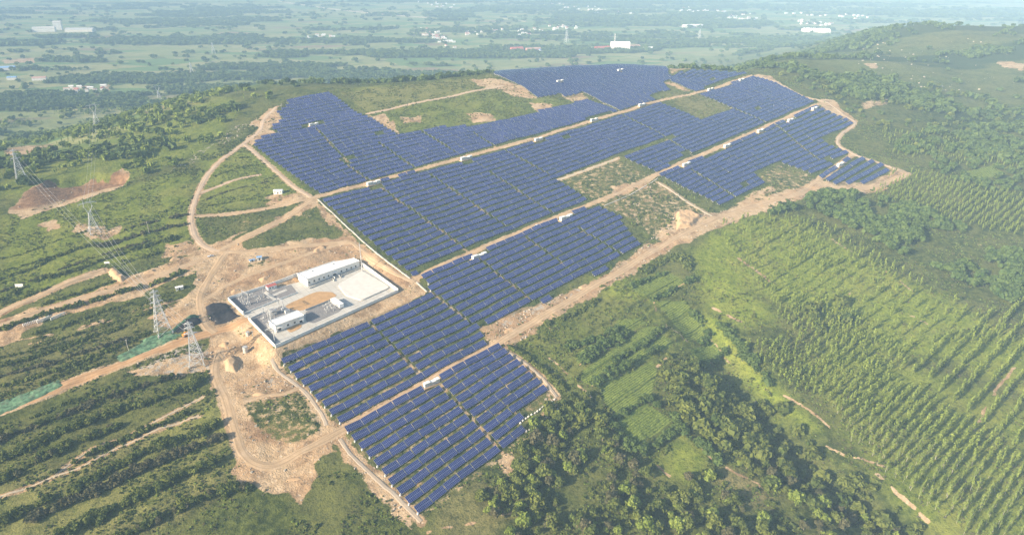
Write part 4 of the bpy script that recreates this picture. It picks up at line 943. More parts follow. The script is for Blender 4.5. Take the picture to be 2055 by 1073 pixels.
# --- hedge lines on the terraces at the left and between the fields at the right: each line a thing
HEDGE = [
    ('short dark hedge below the small pylon, left of the rim road', [(250, 462), (300, 448), (335, 440), (374, 432)], 3.2, 5), ('dark hedge bending up to the rim road below the pylon', [(195, 498), (250, 482), (310, 466), (375, 450)], 3.4, 6),
    ('long dark terrace hedge above the white cabin', [(0, 604), (70, 566), (150, 545), (215, 520), (290, 495), (360, 478)], 3.4, 6), ('terrace hedge on the far left above the white signboard', [(0, 560), (60, 540), (130, 510), (190, 490)], 3., 5),
    ('hedge running below the white signboard', [(0, 612), (80, 586), (150, 563), (230, 535), (320, 508)], 3., 5), ('thick hedge between the two dirt tracks', [(85, 614), (130, 599), (180, 581), (226, 565)], 2.6, 5),
    ('long dark hedge along the lower side of the wide track', [(0, 664), (90, 634), (170, 610), (250, 588), (330, 563), (370, 545)], 3.8, 7), ('hedge below the white fence posts', [(60, 672), (130, 655), (200, 630), (260, 612)], 2.2, 5),
    ('upper hedge of the dark terraces above the orange road', [(0, 738), (70, 716), (150, 690), (240, 660)], 3., 5), ('middle hedge of the dark terraces above the orange road', [(0, 758), (90, 735), (170, 708), (250, 684)], 3., 5), ('lower hedge of the dark terraces above the orange road', [(0, 778), (60, 763), (140, 738), (220, 704), (300, 668)], 3., 5),
    ('hedge on the upper side of the green netting', [(0, 800), (60, 780), (130, 755), (200, 720)], 2.4, 4),
    ('first row of orchard bushes below the orange road', [(0, 885), (90, 850), (190, 812), (280, 780), (360, 758)], 4.4, 6), ('second row of orchard bushes below the orange road', [(0, 925), (80, 890), (160, 856), (250, 825), (330, 800), (400, 770)], 4.6, 7), ('orchard bushes just above the pale forked path', [(0, 965), (60, 935), (120, 905), (180, 880), (240, 858)], 5., 7),
    ('bushes between the two arms of the pale path', [(110, 950), (170, 918), (230, 888), (310, 860), (380, 830)], 2.6, 5),
    ('row of bushes below the pale path, beside the sandy loop', [(150, 990), (200, 958), (260, 925), (330, 895), (400, 872), (440, 850)], 5., 7), ('dark row of bushes in the lower left orchard', [(60, 1050), (130, 1015), (190, 990), (250, 960), (320, 930), (400, 895), (450, 880)], 5., 7), ('lowest bush row of the lower left orchard', [(110, 1085), (180, 1050), (240, 1020), (310, 985), (380, 950), (440, 930)], 5., 7), ('bush row at the bottom edge left of the sandy slope', [(230, 1090), (310, 1050), (380, 1018), (450, 985), (500, 985)], 4.5, 7), ('short bush row in the lower left corner', [(0, 1050), (50, 1028), (110, 1000)], 4., 6),
    ('hedge between the two nearest striped fields', [(1234, 728), (1262, 708), (1300, 685), (1326, 664)], 3., 6), ('thick hedge below the second striped field', [(1190, 778), (1230, 754), (1270, 730), (1320, 702)], 3.4, 6), ('shaded hedge above the first striped field', [(1170, 728), (1200, 706), (1240, 680), (1262, 668)], 5., 8), ('hedge between the striped field and the square field', [(1236, 842), (1265, 825), (1298, 806)], 3.4, 6),
    ('hedge above the tongue shaped field', [(1308, 604), (1340, 588), (1378, 570), (1392, 562)], 3.4, 7), ('hedge on the right of the tongue shaped field', [(1376, 610), (1398, 640), (1420, 668), (1408, 690)], 3., 7), ('hedge at the foot of the small rounded field', [(1405, 738), (1440, 722), (1456, 706)], 3., 6), ('hedge crossing the bright upper fields', [(1262, 578), (1300, 562), (1340, 546)], 2.4, 5),
    ('bushy hedge along the right side of the square field', [(1302, 806), (1330, 824), (1356, 845), (1362, 862)], 3.6, 7), ('hedge right of the dark green field', [(1375, 872), (1404, 892), (1432, 918), (1440, 940)], 3.8, 7), ('hedge left of the square field beside the orange bank', [(1225, 852), (1250, 880), (1270, 905)], 3.4, 6), ('hedge between the square field and the dark green field', [(1290, 905), (1320, 890), (1350, 868)], 4., 6),
    ('thin terrace hedge just below the small brown scrapes at the left', [(0, 520), (60, 505), (130, 480), (175, 466)], 2., 3), ('thin terrace hedge running from the left edge to the pylon with a forked head', [(0, 545), (90, 522), (170, 499), (230, 484)], 2., 3), ('narrow hedge between the two long terrace hedges left of the spoil heap', [(0, 586), (80, 556), (160, 530), (240, 503), (330, 475)], 2., 3),
    ('narrow hedge below the white fence posts and the pale terrace path', [(60, 700), (140, 676), (220, 652), (300, 630)], 2., 3.4), ('narrow hedge at the top of the dark terraces near the left edge', [(0, 720), (100, 698), (190, 673), (250, 655)], 2., 3.4), ('short narrow hedge near the leaning pole', [(110, 768), (180, 742), (230, 722)], 2., 3), ('narrow bush line right under the orange road', [(0, 862), (60, 840), (130, 812), (220, 783)], 2.4, 4),
    ('thin hedge inside the loop of the rim road', [(405, 404), (470, 380), (540, 364)], 1.8, 2.6), ('thin upper hedge inside the loop of the rim road', [(430, 354), (480, 337), (535, 328)], 1.8, 2.6), ('thin lower hedge inside the loop of the rim road', [(415, 414), (500, 400), (550, 388)], 1.8, 2.6), ('low hedge above the upper farm road junction', [(480, 318), (520, 316), (548, 342)], 1.8, 2.6),
    ('short hedge above the two nearest striped fields', [(1140, 700), (1180, 690), (1240, 660)], 3., 6), ('shrub line along the pale path beside the lowest rows', [(1020, 700), (1060, 725), (1100, 755), (1150, 800), (1185, 830)], 3.4, 6),
    ('shrub line under the stony bank of the access road', [(1095, 650), (1130, 640), (1170, 620), (1200, 600)], 3., 6), ('hedge running down the ravine edge', [(1440, 650), (1480, 690), (1510, 730), (1545, 775)], 4., 7), ('scrub line below the bend of the access road', [(1290, 545), (1330, 525), (1370, 520), (1385, 545)], 6., 8),
]
for lab, ln, w, hgt in HEDGE:
    fieldside = 'field' in lab or 'ravine' in lab
    if fieldside: w, hgt = w * 1.25, hgt * 1.15
    L = spline(G(ln), 1.2); n = int(len(L) * w * .75)
    q_ = np.arange(len(L)) / 5.0; den = np.clip(fbm(q_, q_ * 0 + len(lab) * 3.1, 161, 3) * 2.6 - .62, .04, 1.2); i = rng.choice(len(L), n, p=den / den.sum())
    p = L[i] + rng.normal(0, 1, (n, 2)) * (w * .34 * np.clip(den[i], .5, 1.1))[:, None]; p = p[road_dist(p[:, 0], p[:, 1]) > .8]
    if len(p) < 5: print('no room for', lab); continue
    s = rng.uniform(0, 1.0, len(p)) ** 1.6 * hgt * .50 + .6
    d = np.hypot(p[:, 0], p[:, 1]).mean()
    e = scatter_mesh('hedge', SHRUB if d > 450 else [BUSH_MID[k] for k in range(6)], ground_pts(p), s if d > 450 else s * 1.25, M['leaf_dark'] if fieldside else M['leaf_bush'] if rng.random() < .75 else M['leaf_dry'])
    tag(e, lab, 'hedge', 'hedges on the terraces and field edges')
# --- small orchard trees standing in the bush rows of the lower left
for lab, ln, w, hgt in HEDGE:
    if 'orchard' not in lab and 'beside the sandy loop' not in lab and 'bottom edge' not in lab: continue
    L = spline(G(ln), 1.0); q = np.arange(3, len(L) - 2, 6) + rng.integers(-2, 3, len(np.arange(3, len(L) - 2, 6))); p = L[q] + rng.normal(0, .9, (len(q), 2)); h_ = rng.uniform(3.2, 5.2, len(q)); k = (rng.random(len(q)) < .75) & (road_dist(p[:, 0], p[:, 1]) > 1.); p, h_ = p[k], h_[k]
    g = lab.split(',')[0].replace('orchard bushes', 'row').replace('orchard', 'trees')
    lb = "olive orchard tree in the " + ' '.join(lab.replace('orchard bushes', 'bushes').split(',')[0].split()[:11]); lb = lb.replace('in the bushes', 'in the bushes')
    tree_things('orchard_tree', BUSH_HI, ground_pts(p), [(a_ * 1.0, a_) for a_ in h_], 'leaf_dry' if rng.random() < .6 else 'leaf_bush', [lb] * len(p), 'tree', 'orchard trees, ' + lab)
# --- scrub: shrubs and tufts over rough ground, as one mass each
def scrub(name, polys, mat, proto, label):
    PP, SS = [], []
    for poly, dens, s0, s1, rd in polys:
        p = scatter_in(poly, dens); f = fbm(p[:, 0] / 16, p[:, 1] / 16, 111, 3)
        cw = np.array([inside(p[:, 0], p[:, 1], c) for c in CROP + [LUSH[4][0]]]).any(0) if len(p) else np.zeros(0, bool)
        k = (f > .45) & clear(p, rd, 1.2) & ~cw; p = p[k]
        so = soil_at(p); p = p[rng.random(len(p)) > so * .93]
        PP.append(p); SS.append(rng.uniform(0, 1, len(p)) ** 1.8 * (s1 - s0) + s0)
    P = ground_pts(np.vstack(PP)); S = np.concatenate(SS)
    tag(scatter_mesh(name, proto, P, np.column_stack([S, S, S * .8]), mat), label, 'scrub', kind='stuff')
ALLG = [(-200, 640), (0, 440), (120, 390), (300, 330), (420, 300), (540, 215), (660, 178), (1000, 142), (1330, 130), (1550, 142), (1720, 226), (1850, 320), (2100, 400), (2300, 1200), (-300, 1200)]
scrub('scrub', [
    ([(1195, 400), (1250, 385), (1320, 356), (1445, 430), (1365, 470), (1310, 480), (1250, 440)], .10, .8, 2.4, .5), ([(1118, 358), (1240, 316), (1318, 350), (1250, 392), (1195, 408)], .06, .5, 1.7, .5), ([(960, 665), (1110, 600), (1290, 490), (1350, 500), (1250, 562), (1120, 634), (1015, 704)], .07, .6, 1.8, .4),
    ([(1518, 352), (1563, 326), (1640, 356), (1600, 392), (1455, 420)], .06, .6, 1.8, .4), ([(600, 960), (690, 880), (840, 1050), (960, 970), (1060, 900), (1000, 1100), (500, 1100)], .06, .7, 2.6, .4), ([(1010, 690), (1130, 600), (1320, 520), (1420, 600), (1340, 680), (1200, 760), (1100, 770)], .075, .6, 2.4, .4),
    ([(1050, 872), (1180, 795), (1330, 700), (1480, 800), (1760, 1095), (1000, 1095), (960, 1000)], .10, .8, 3.2, .4),
    ([(480, 800), (600, 780), (660, 860), (540, 890)], .05, .8, 2.2, .3), ([(1440, 440), (1700, 372), (1820, 360), (1900, 440), (1640, 420), (1480, 470)], .04, .8, 3.0, .6), ([(1400, 500), (1560, 600), (1700, 760), (1900, 960), (1800, 1090), (1600, 900), (1450, 700)], .02, .7, 2.6, .4),
    ([(680, 180), (990, 148), (1050, 175), (1180, 205), (940, 258), (800, 275), (740, 232)], .11, .4, 1.7, .5), ([(0, 440), (380, 330), (470, 290), (500, 300), (620, 392), (400, 500), (0, 600)], .06, .5, 1.9, .4), ([(-60, 700), (420, 560), (440, 760), (470, 960), (200, 1100), (-100, 1100)], .13, .5, 2.0, .4),
    ([(330, 355), (560, 215), (610, 200), (540, 260), (400, 350)], .12, .7, 2.4, .2), ([(1330, 188), (1400, 186), (1466, 216), (1402, 240)], .03, .6, 1.6, .3)],
    M['leaf_bush'], SHRUB, 'low dark scrub scattered over the rough ground of the hill')
scrub('grass_tufts', [(ALLG, .10, .35, 1.1, .3)], M['leaf_dry'], TUFT, 'coarse grass tufts all over the hill')
scrub('green_tufts', [(ALLG, .10, .35, 1.2, .3)], M['crop'], TUFT, 'fresh green weeds all over the hill')
# crops standing in the small fields
cp = np.vstack([rows_in(c, AZ, 1.75, .9, px=False, jitter=.12)[0] for c in CROP]); s = rng.uniform(.3, .6, len(cp))
tag(scatter_mesh('crop_rows', TUFT, ground_pts(cp), s * 1.0, M['crop']), 'green crop drilled in lines on the small fields', 'crop', kind='stuff')
# grass strips between the solar rows
gi = rng.integers(0, len(T), 26000); q = np.column_stack([T[gi, 0] + rng.uniform(-5, 5, len(gi)) * T[gi, 2] + T[gi, 3] * 4.1 * (1 + rng.normal(0, .28, len(gi))), T[gi, 1] + rng.uniform(-5, 5, len(gi)) * T[gi, 3] - T[gi, 2] * 4.1 * (1 + rng.normal(0, .28, len(gi)))])
f = fbm(q[:, 0] / 24, q[:, 1] / 24, 121, 3); q = q[(f > .47) & (road_dist(q[:, 0], q[:, 1]) > .3)]
tag(scatter_mesh('row_weeds', TUFT, ground_pts(q), rng.uniform(.35, .95, len(q)), M['leaf_dark']), 'weeds growing in the strips between the solar rows', 'weeds', kind='stuff')
# --- woods of the far slopes and the valley
def far_wood():
    n = 150000
    u = rng.random(n); r = 650 * (5200 / 650) ** (u ** 1.0); a = rng.uniform(-math.radians(44), math.radians(44), n)
    x, y = r * np.sin(a), r * np.cos(a)
    sd = poly_sd(x, y, HILL); w = wood_density(x, y)
    ridge = sstep(650, 1000, x) * sstep(2250, 1950, y) * sstep(1300, 1500, y)
    pr = np.maximum(w * .9, .022) * sstep(10, 60, sd) * (1 - .97 * ridge)
    # loosely wooded flanks just below the rim
    pr = np.maximum(pr, .26 * sstep(15, 50, sd) * sstep(420, 200, sd) * sstep(.44, .56, fbm(x / 60, y / 60, 131, 3)) * (1 - .97 * ridge))
    west = sstep(-200, -320, x) * sstep(420, 260, sd); pr = pr * (1 - .78 * west)
    east = sstep(300, 450, x) * sstep(1700, 1400, y); pr = pr * (1 - east * (1 - .95 * sstep(.50, .58, fbm(x / 120, y / 45, 191, 3))))
    k = rng.random(n) < pr * np.clip((r / 1700.), .35, 1)
    return np.column_stack([x[k], y[k]])
p = far_wood(); d = np.hypot(p[:, 0], p[:, 1]); so = soil_at(p); vl = np.zeros(len(p), bool)
k = (rng.random(len(p)) > so) & clear(p, 3, 6); p, d = p[k], d[k]
H = rng.uniform(5, 10, len(p)) * (1 + .35 * sstep(1500, 3500, d))
o = scatter_mesh('valley_woods', BUSH_LO, ground_pts(p), np.column_stack([H * 1.15 * (1 + .8 * sstep(1500, 4000, d)), H * 1.15 * (1 + .8 * sstep(1500, 4000, d)), H]), M['leaf_far'])
tag(o, 'hazy woods spread over the valley and far slopes', 'woods', kind='stuff')
# feathery young trees all over the slope that falls away left of the rim road
fl = scatter_in([(-40, 430), (-40, 250), (120, 215), (330, 195), (520, 185), (560, 205), (500, 245), (420, 300), (330, 350), (260, 350), (200, 345), (90, 355)], .012)
f = fbm(fl[:, 0] / 55, fl[:, 1] / 30, 201, 3); fl = fl[(f > .45) & clear(fl, 3, 4)]; fl = fl[rng.random(len(fl)) > soil_at(fl)]
H = rng.uniform(4.5, 9, len(fl))
tag(scatter_mesh('slope_trees', POP_LO + [c for c in BUSH_LO[:3]], ground_pts(fl), np.column_stack([H * .9, H * .9, H]), M['leaf_poplar']), 'feathery light green trees on the slope left of the rim road', 'trees', kind='stuff')
fl = scatter_in([(1560, 150), (1720, 225), (1850, 315), (2080, 360), (2080, 200), (1760, 150)], .006)
f = fbm(fl[:, 0] / 45, fl[:, 1] / 25, 203, 3); fl = fl[(f > .47) & clear(fl, 3, 4)]; H = rng.uniform(3, 7, len(fl))
tag(scatter_mesh('slope_bushes', POP_LO[:3] + [c for c in BUSH_LO[:4]], ground_pts(fl), np.column_stack([H, H, H]), M['leaf_bush']), 'mixed bushes and young trees on the slope right of the farm', 'bushes', kind='stuff')
print('poplars', len(allp), 'bushy', len(bt), 'wood', len(wd), 'valley trees', len(p), 'near poplar max', near_p[-1][0])

# ------------------------------------------------------------------ substation
def frame_of(FL, FR, BL):
    a, b, c = [np.array(q) for q in G([FL, FR, BL])]
    e1 = b - a; L = float(np.hypot(*e1)); e1 = e1 / L; e2 = np.array([-e1[1], e1[0]]); D = float(abs((c - a) @ e2))
    return a, e1, L, D, math.atan2(e1[1], e1[0])
def padz(x, y): return float(hbase(np.array([x]), np.array([y]))[0])
A_, B_, C_, D_ = SUBST_W
def flat(name, px, z, thick, mat, lab=None, cat=None, kind='structure', shrink=None):
    """a low slab following the yard, its top z above the yard"""
    w = G(px) if not isinstance(px[0], np.ndarray) else px
    zs = [padz(*p) + z for p in w]
    m = MB(); m.prism(list(w) if True else w, [q - thick for q in zs], zs) if sum(w[i][0] * w[(i + 1) % len(w)][1] - w[(i + 1) % len(w)][0] * w[i][1] for i in range(len(w))) > 0 else m.prism(list(w)[::-1], [q - thick for q in zs][::-1], zs[::-1])
    return tag(m.build(name, mat), lab, cat, kind=kind)
def rnd(px, n=5, r=.25):
    """round the corners of an outline"""
    out = []; P = [np.array(p, float) for p in px]; m = len(P)
    for i in range(m):
        a, b, c = P[i - 1], P[i], P[(i + 1) % m]
        for k in range(n):
            t = k / (n - 1); s0 = b + (a - b) * r; s1 = b + (c - b) * r
            out.append(tuple((1 - t) ** 2 * s0 + 2 * t * (1 - t) * b + t * t * s1))
    return out
flat('yard_pavement', SUBST, .10, 1.2, M['slab'])
flat('gravel_yard', [(462, 601), (530, 577), (549, 585), (560, 578), (584, 571), (597, 588), (490, 628)], .19, .3, M['gravel'])
flat('gravel_yard', [(503, 640), (531, 627), (566, 614), (600, 622), (560, 640), (533, 651), (541, 665), (528, 668)], .19, .3, M['gravel'])
flat('gravel_yard', rnd([(613, 625), (664, 605), (690, 616), (682, 625), (630, 649), (614, 645)], 4, .2), .19, .3, M['gravel'])
flat('gravel_yard', [(532, 667), (541, 664), (556, 682), (552, 690)], .19, .3, M['gravel'])
flat('earth_bed', rnd([(570, 614), (583, 621), (607, 624), (678, 594), (666, 586), (634, 585)], 4, .25), .23, .3, M['yardsoil'])
flat('earth_bed', rnd([(574, 660), (583, 668), (604, 658), (606, 650), (590, 651)], 4, .3), .23, .3, M['yardsoil'])
flat('earth_bed', [(586, 559), (594, 556), (600, 564), (594, 566)], .23, .3, M['yardsoil'])
for i_, p_ in enumerate([[(524, 584), (530, 580), (555, 600), (549, 603)], [(534, 596), (574, 580), (577, 583), (538, 599)]]): flat('yard_walkway', p_, .24 + .01 * i_, .3, M['concrete'])
flat('loading_platform', rnd([(678, 573), (727, 545), (783, 578), (726, 604), (694, 594)], 4, .12), 1.1, 2.0, M['platform'])
def wall(name, px, h, thick, mat, lab, z0=-3.2, cap=True, world=False, seg=4.0):
    w = [np.array(p) for p in (px if world else G(px))]; m = MB()
    for a, b in zip(w[:-1], w[1:]):
        L = np.hypot(*(b - a)); n = max(1, int(round(L / seg))); d = (b - a) / L; nr = np.array([-d[1], d[0]]) * thick / 2
        for k in range(n):
            p, q = a + d * (L * k / n), a + d * (L * (k + 1) / n); zp, zq = padz(*p), padz(*q)
            r = [p - nr, q - nr, q + nr, p + nr]
            m.cur = 0; m.hexa([(*r[0], zp + z0), (*r[1], zq + z0), (*r[2], zq + z0), (*r[3], zp + z0), (*r[0], zp + h), (*r[1], zq + h), (*r[2], zq + h), (*r[3], zp + h)])
            if cap:
                s = p + d * .001; nn = nr * 1.5; r = [p - nn, q - nn, q + nn, p + nn]
                m.hexa([(*r[0], zp + h), (*r[1], zq + h), (*r[2], zq + h), (*r[3], zp + h), (*r[0], zp + h + .15), (*r[1], zq + h + .15), (*r[2], zq + h + .15), (*r[3], zp + h + .15)])
                c = p; m.box((c[0], c[1], zp + h / 2 + .1), (thick * 1.7, thick * 1.7, h + .3))
    return tag(m.build(name, mat), lab, 'wall')
gA = A_ if False else G1(489, 632); gB = G1(500, 643)
wall('perimeter_wall', [A_, gA], 2.5, .3, M['white'], 'white yard wall on the left side of the substation above the gate', world=True)
wall('perimeter_wall', [gB, B_], 2.5, .3, M['white'], 'white yard wall on the left side of the substation below the gate', world=True)
wall('perimeter_wall', [B_, C_], 2.3, .3, M['white'], 'long grey shaded yard wall between the substation and the solar rows', world=True)
wall('perimeter_wall', [C_, D_], 3.0, .3, M['white'], 'white yard wall behind the pale platform at the right end of the substation', world=True)
wall('perimeter_wall', [A_, G1(597, 553)], 2.5, .3, M['white'], 'yard wall behind the gravel yard running up to the long building', world=True)
wall('low_wall', [(489, 630), (540, 610), (598, 588)], 1.3, .25, M['white'], 'low white wall along the inner edge of the upper gravel yard', z0=0, cap=False)
wall('low_wall', [(613, 624), (664, 604)], 1.6, .25, M['conc_grey'], 'low wall between the earth bed and the lower gravel yard', z0=0, cap=False)
wall('low_wall', [(503, 640), (531, 627)], 1.2, .25, M['white'], 'short low wall beside the substation gate drive', z0=0, cap=False)
wall('low_wall', [(532, 665), (546, 659)], 1.4, .25, M['white'], 'short wall left of the small service building', z0=0, cap=False)
wall('plinth_wall', [(621, 580), (668, 561), (671, 565)], 1.3, .3, M['concrete'], 'low plinth wall in front of the left half of the long building', z0=0, cap=False)
wall('plinth_wall', [(684, 558), (686, 554), (726, 538)], 1.3, .3, M['concrete'], 'low plinth wall in front of the right half of the long building', z0=0, cap=False)
gt = empty('yard_gate', ((gA[0] + gB[0]) / 2, (gA[1] + gB[1]) / 2, padz(*gA)), (0, 0, math.atan2(gB[1] - gA[1], gB[0] - gA[0]))); tag(gt, 'pale sliding gate with two posts on the left side of the substation', 'gate')
gl = math.hypot(gB[0] - gA[0], gB[1] - gA[1]); m = MB()
for s_ in (-1, 1):
    q = MB(); q.box((s_ * gl / 2, 0, 1.5), (.7, .7, 3.4)); q.box((s_ * gl / 2, 0, 3.3), (.9, .9, .2)); q.build('gate_post', M['white'], gt)
for k in range(14): m.beam((-gl / 2 + .4 + k * (gl - .8) / 13, 0, .15), (-gl / 2 + .4 + k * (gl - .8) / 13, 0, 1.7), .07)
for z in (.2, .95, 1.7): m.beam((-gl / 2 + .4, 0, z), (gl / 2 - .4, 0, z), .09)
m.build('gate_leaf', M['steel'], gt)
def hall(name, FL, FR, BL, h, lab, wins, doors, roofmat, wallmat=None, parapet=.45, win=(1.3, 1.5, 1.7), endwins=1):
    a, e1, L, D, rz = frame_of(FL, FR, BL); z = padz(*(a + e1 * L / 2)) + .1
    t = tag(empty(name, (a[0], a[1], z), (0, 0, rz)), lab, 'building')
    m = MB(); m.box((L / 2, D / 2, h / 2 - 1.0), (L, D, h + 2.0)); m.build('wall', wallmat or M['white'], t)
    m = MB(); m.box((L / 2, D / 2, .30), (L + .12, D + .12, .6)); m.build('plinth', M['conc_grey'], t)
    m = MB(); m.box((L / 2, D / 2, h + .09), (L + .7, D + .7, .18)); m.build('roof', roofmat, t)
    m = MB()
    for c, d in (((L / 2, -.2, h + .18 + parapet / 2), (L + .7, .3, parapet)), ((L / 2, D + .2, h + .18 + parapet / 2), (L + .7, .3, parapet)), ((-.2, D / 2, h + .18 + parapet / 2), (.3, D + .1, parapet)), ((L + .2, D / 2, h + .18 + parapet / 2), (.3, D + .1, parapet))): m.box(c, d)
    m.build('parapet', M['white'], t)
    for f in wins:
        w = MB(); w.box((f * L, -.03, win[2] + win[1] / 2), (win[0] + .24, .1, win[1] + .24)); o = w.build('window', M['white'], t)
        g = MB(); g.box((f * L - win[0] / 4, -.07, win[2] + win[1] / 2), (win[0] / 2 - .06, .08, win[1])); g.box((f * L + win[0] / 4, -.07, win[2] + win[1] / 2), (win[0] / 2 - .06, .08, win[1])); g.build('pane', M['dark'], o)
        g = MB(); g.box((f * L, -.12, win[2] - .16), (win[0] + .4, .3, .1)); g.build('sill', M['concrete'], o)
    for k in range(endwins):
        yy = D * (k + 1) / (endwins + 1); w = MB(); w.box((-.03, yy, win[2] + win[1] / 2), (.1, win[0] + .24, win[1] + .24)); o = w.build('window', M['white'], t)
        g = MB(); g.box((-.07, yy, win[2] + win[1] / 2), (.08, win[0], win[1])); g.build('pane', M['dark'], o)
    for f, dw, dh in doors:
        w = MB(); w.box((f * L, -.04, dh / 2 + .6), (dw + .3, .12, dh + .2)); o = w.build('door', M['steel'], t)
        g = MB(); g.box((f * L, -.08, dh / 2 + .6), (dw, .1, dh)); g.build('door_leaf', M['dark'], o)
        g = MB(); g.box((f * L, -.9, dh + 1.1), (dw + 1.6, 1.8, .18)); g.build('canopy', M['white'], o)
    return t, L, D, h
t, L, D, h = hall('control_building', (618.6, 575.5), (722, 534.5), (594, 564), 5.6, 'long white flat roofed control building at the top of the substation', [.03, .12, .21, .30, .385, .635, .74, .83, .92], [(.50, 2.4, 2.6)], M['roof_white'])
st = MB()
for k in range(6): st.box((.50 * L, -1.6 - k * .42, 1.25 - k * .22 - .6), (4.0, .43, 1.5))
st.box((.50 * L, -.7, .55), (4.0, 1.36, 1.5)); st.build('steps', M['conc_grey'], t)
for s_ in (-1, 1): q = MB(); q.box((.50 * L + s_ * 2.25, -2.2, .55), (.35, 3.6, 1.9)); q.build('step_side_wall', M['white'], t)
for f in (.22, .62): q = MB(); q.box((f * L, D * .72, h + .45), (.9, .9, .6)); q.box((f * L, D * .72, h + .8), (1.2, 1.2, .1)); q.build('roof_vent', M['conc_grey'], t)
q = MB()
for f in (.15, .45, .55, .78): q.box((f * L, -.35, 1.25), (.9, .35, .7))
q.build('air_conditioner', M['white'], t)
t, L, D, h = hall('service_building', (555, 668), (611, 645), (544, 656), 5.2, 'small white flat roofed building at the lower left of the substation', [.42, .66], [(.12, 2.2, 2.6), (.88, 2.0, 2.5)], M['roof_white'], endwins=0, win=(1.5, 1.4, 1.9))
# prefab cabin with red roof
a, e1, L, D, rz = frame_of((538.5, 584), (556, 578), (535.5, 579)); z = padz(*a) + .2
t = tag(empty('prefab_cabin', (a[0], a[1], z), (0, 0, rz)), 'small pale cabin with a red roof in the upper gravel yard', 'cabin')
m = MB(); m.box((L / 2, D / 2, 1.5), (L, D, 3.2)); m.build('wall', M['white'], t)
m = MB(); m.add([(-.3, -.3, 3.1), (L + .3, -.3, 3.1), (L + .3, D + .3, 3.1), (-.3, D + .3, 3.1), (-.3, D / 2, 3.7), (L + .3, D / 2, 3.7)], [(0, 1, 5, 4), (2, 3, 4, 5), (0, 4, 3), (1, 2, 5), (0, 3, 2, 1)]); m.build('roof', M['redroof'], t)
for f in (.25, .55): m = MB(); m.box((f * L, -.03, 1.8), (1.0, .1, 1.0)); m.build('window', M['dark'], t)
m = MB(); m.box((.85 * L, -.03, 1.2), (.9, .1, 2.1)); m.build('door', M['steel'], t)
# white container
a, e1, L, D, rz = frame_of((664, 607), (682.5, 620.5), (670, 601)); D = min(D, 3.4); z = padz(*a) + .25
t = tag(empty('equipment_container', (a[0], a[1], z), (0, 0, rz)), 'long white equipment container in the corner of the lower gravel yard', 'container')
m = MB(); m.box((L / 2, D / 2, 1.6), (L, D, 3.0)); m.build('shell', M['roof_white'], t)
m = MB(); m.box((L / 2, D / 2, 3.18), (L + .3, D + .3, .16)); m.build('roof', M['roof_white'], t)
for k in range(4): m = MB(); m.box((L * (k + .5) / 4, -.03, 1.5), (L / 4 - .5, .08, 2.3)); m.build('door', M['steel'], t)
# lattice gantries, breakers, transformer, masts
def mast(px, h, r, lab):
    x, y = G1(*px); z = padz(x, y); t = tag(empty('lightning_mast', (x, y, z)), lab, 'mast')
    m = MB(); m.tube((0, 0, 0), (0, 0, h * .45), r, r * .75); m.tube((0, 0, h * .45), (0, 0, h * .8), r * .65, r * .5); m.tube((0, 0, h * .8), (0, 0, h), r * .3, .03); m.build('pole', M['steel'], t)
    m = MB(); m.box((0, 0, .3), (1.2, 1.2, .9)); m.build('base_block', M['concrete'], t)
    m = MB(); m.tube((0, 0, h * .44), (0, 0, h * .46), r * 1.3, n=10); m.tube((0, 0, h * .79), (0, 0, h * .81), r * .9); m.build('flange', M['steel'], t)
mast((727, 545), 31, .42, 'very tall thin lightning mast at the upper right corner of the substation'); mast((551.5, 686), 28, .34, 'tall lightning mast left of the small service building'); mast((545, 655), 22, .28, 'lightning mast between the transformer and the service building'); mast((529.5, 596), 10, .2, 'short lightning mast in the middle of the upper gravel yard')
def gantry(p0, p1, h, lab):
    a, b = [np.array(q) for q in G([p0, p1])]; d = b - a; L = float(np.hypot(*d)); z = padz(*a)
    t = tag(empty('gantry', (a[0], a[1], z), (0, 0, math.atan2(d[1], d[0]))), lab, 'gantry')
    for xx in (0, L):
        m = MB(); m.tube((xx, -.9, 0), (xx, 0, h), .18, .13); m.tube((xx, .9, 0), (xx, 0, h), .18, .13); m.tube((xx, 0, h), (xx, 0, h + 2.2), .09, .03); m.build('post', M['steel'], t)
    m = MB(); n = max(3, int(L / 1.2))
    for s_ in (-.3, .3):
        m.beam((0, s_, h), (L, s_, h), .12); m.beam((0, s_, h - .6), (L, s_, h - .6), .12)
        for k in range(n): m.beam((L * k / n, s_, h - .6 * (k % 2)), (L * (k + 1) / n, s_, h - .6 * ((k + 1) % 2)), .07)
    m.build('lattice_beam', M['steel'], t)
    for k in range(3): m = MB(); m.tube((L * (k + .5) / 3, 0, h - .6), (L * (k + .5) / 3, 0, h - 2.2), .12); m.build('insulator_string', M['insul'], t)
gantry((488.5, 604), (500.6, 612), 9.5, 'steel gantry near the left wall of the upper gravel yard'); gantry((531, 639), (541, 646), 10.5, 'steel gantry beside the transformer'); gantry((560, 618), (570, 625), 9.0, 'steel gantry right of the transformer by the earth bed')
def breaker(px, kind, lab):
    x, y = G1(*px); z = padz(x, y) + .15; t = tag(empty('switch_post', (x, y, z), (0, 0, rng.uniform(-.2, .2) + .7)), lab, 'switch gear', 'switch posts in the gravel yards')
    m = MB(); m.box((0, 0, 1.0), (.4, .4, 2.1)); m.box((0, 0, .15), (.9, .9, .3)); m.build('stand', M['conc_grey'], t)
    m = MB(); m.beam((-1.3, 0, 2.1), (1.3, 0, 2.1), .16); m.build('crossbar', M['steel'], t)
    for k in (-1, 0, 1):
        m = MB()
        for q in range(5): m.tube((k * 1.1, 0, 2.2 + q * .3), (k * 1.1, 0, 2.42 + q * .3), .20, .12, 8)
        m.build('insulator', M['white'], t)
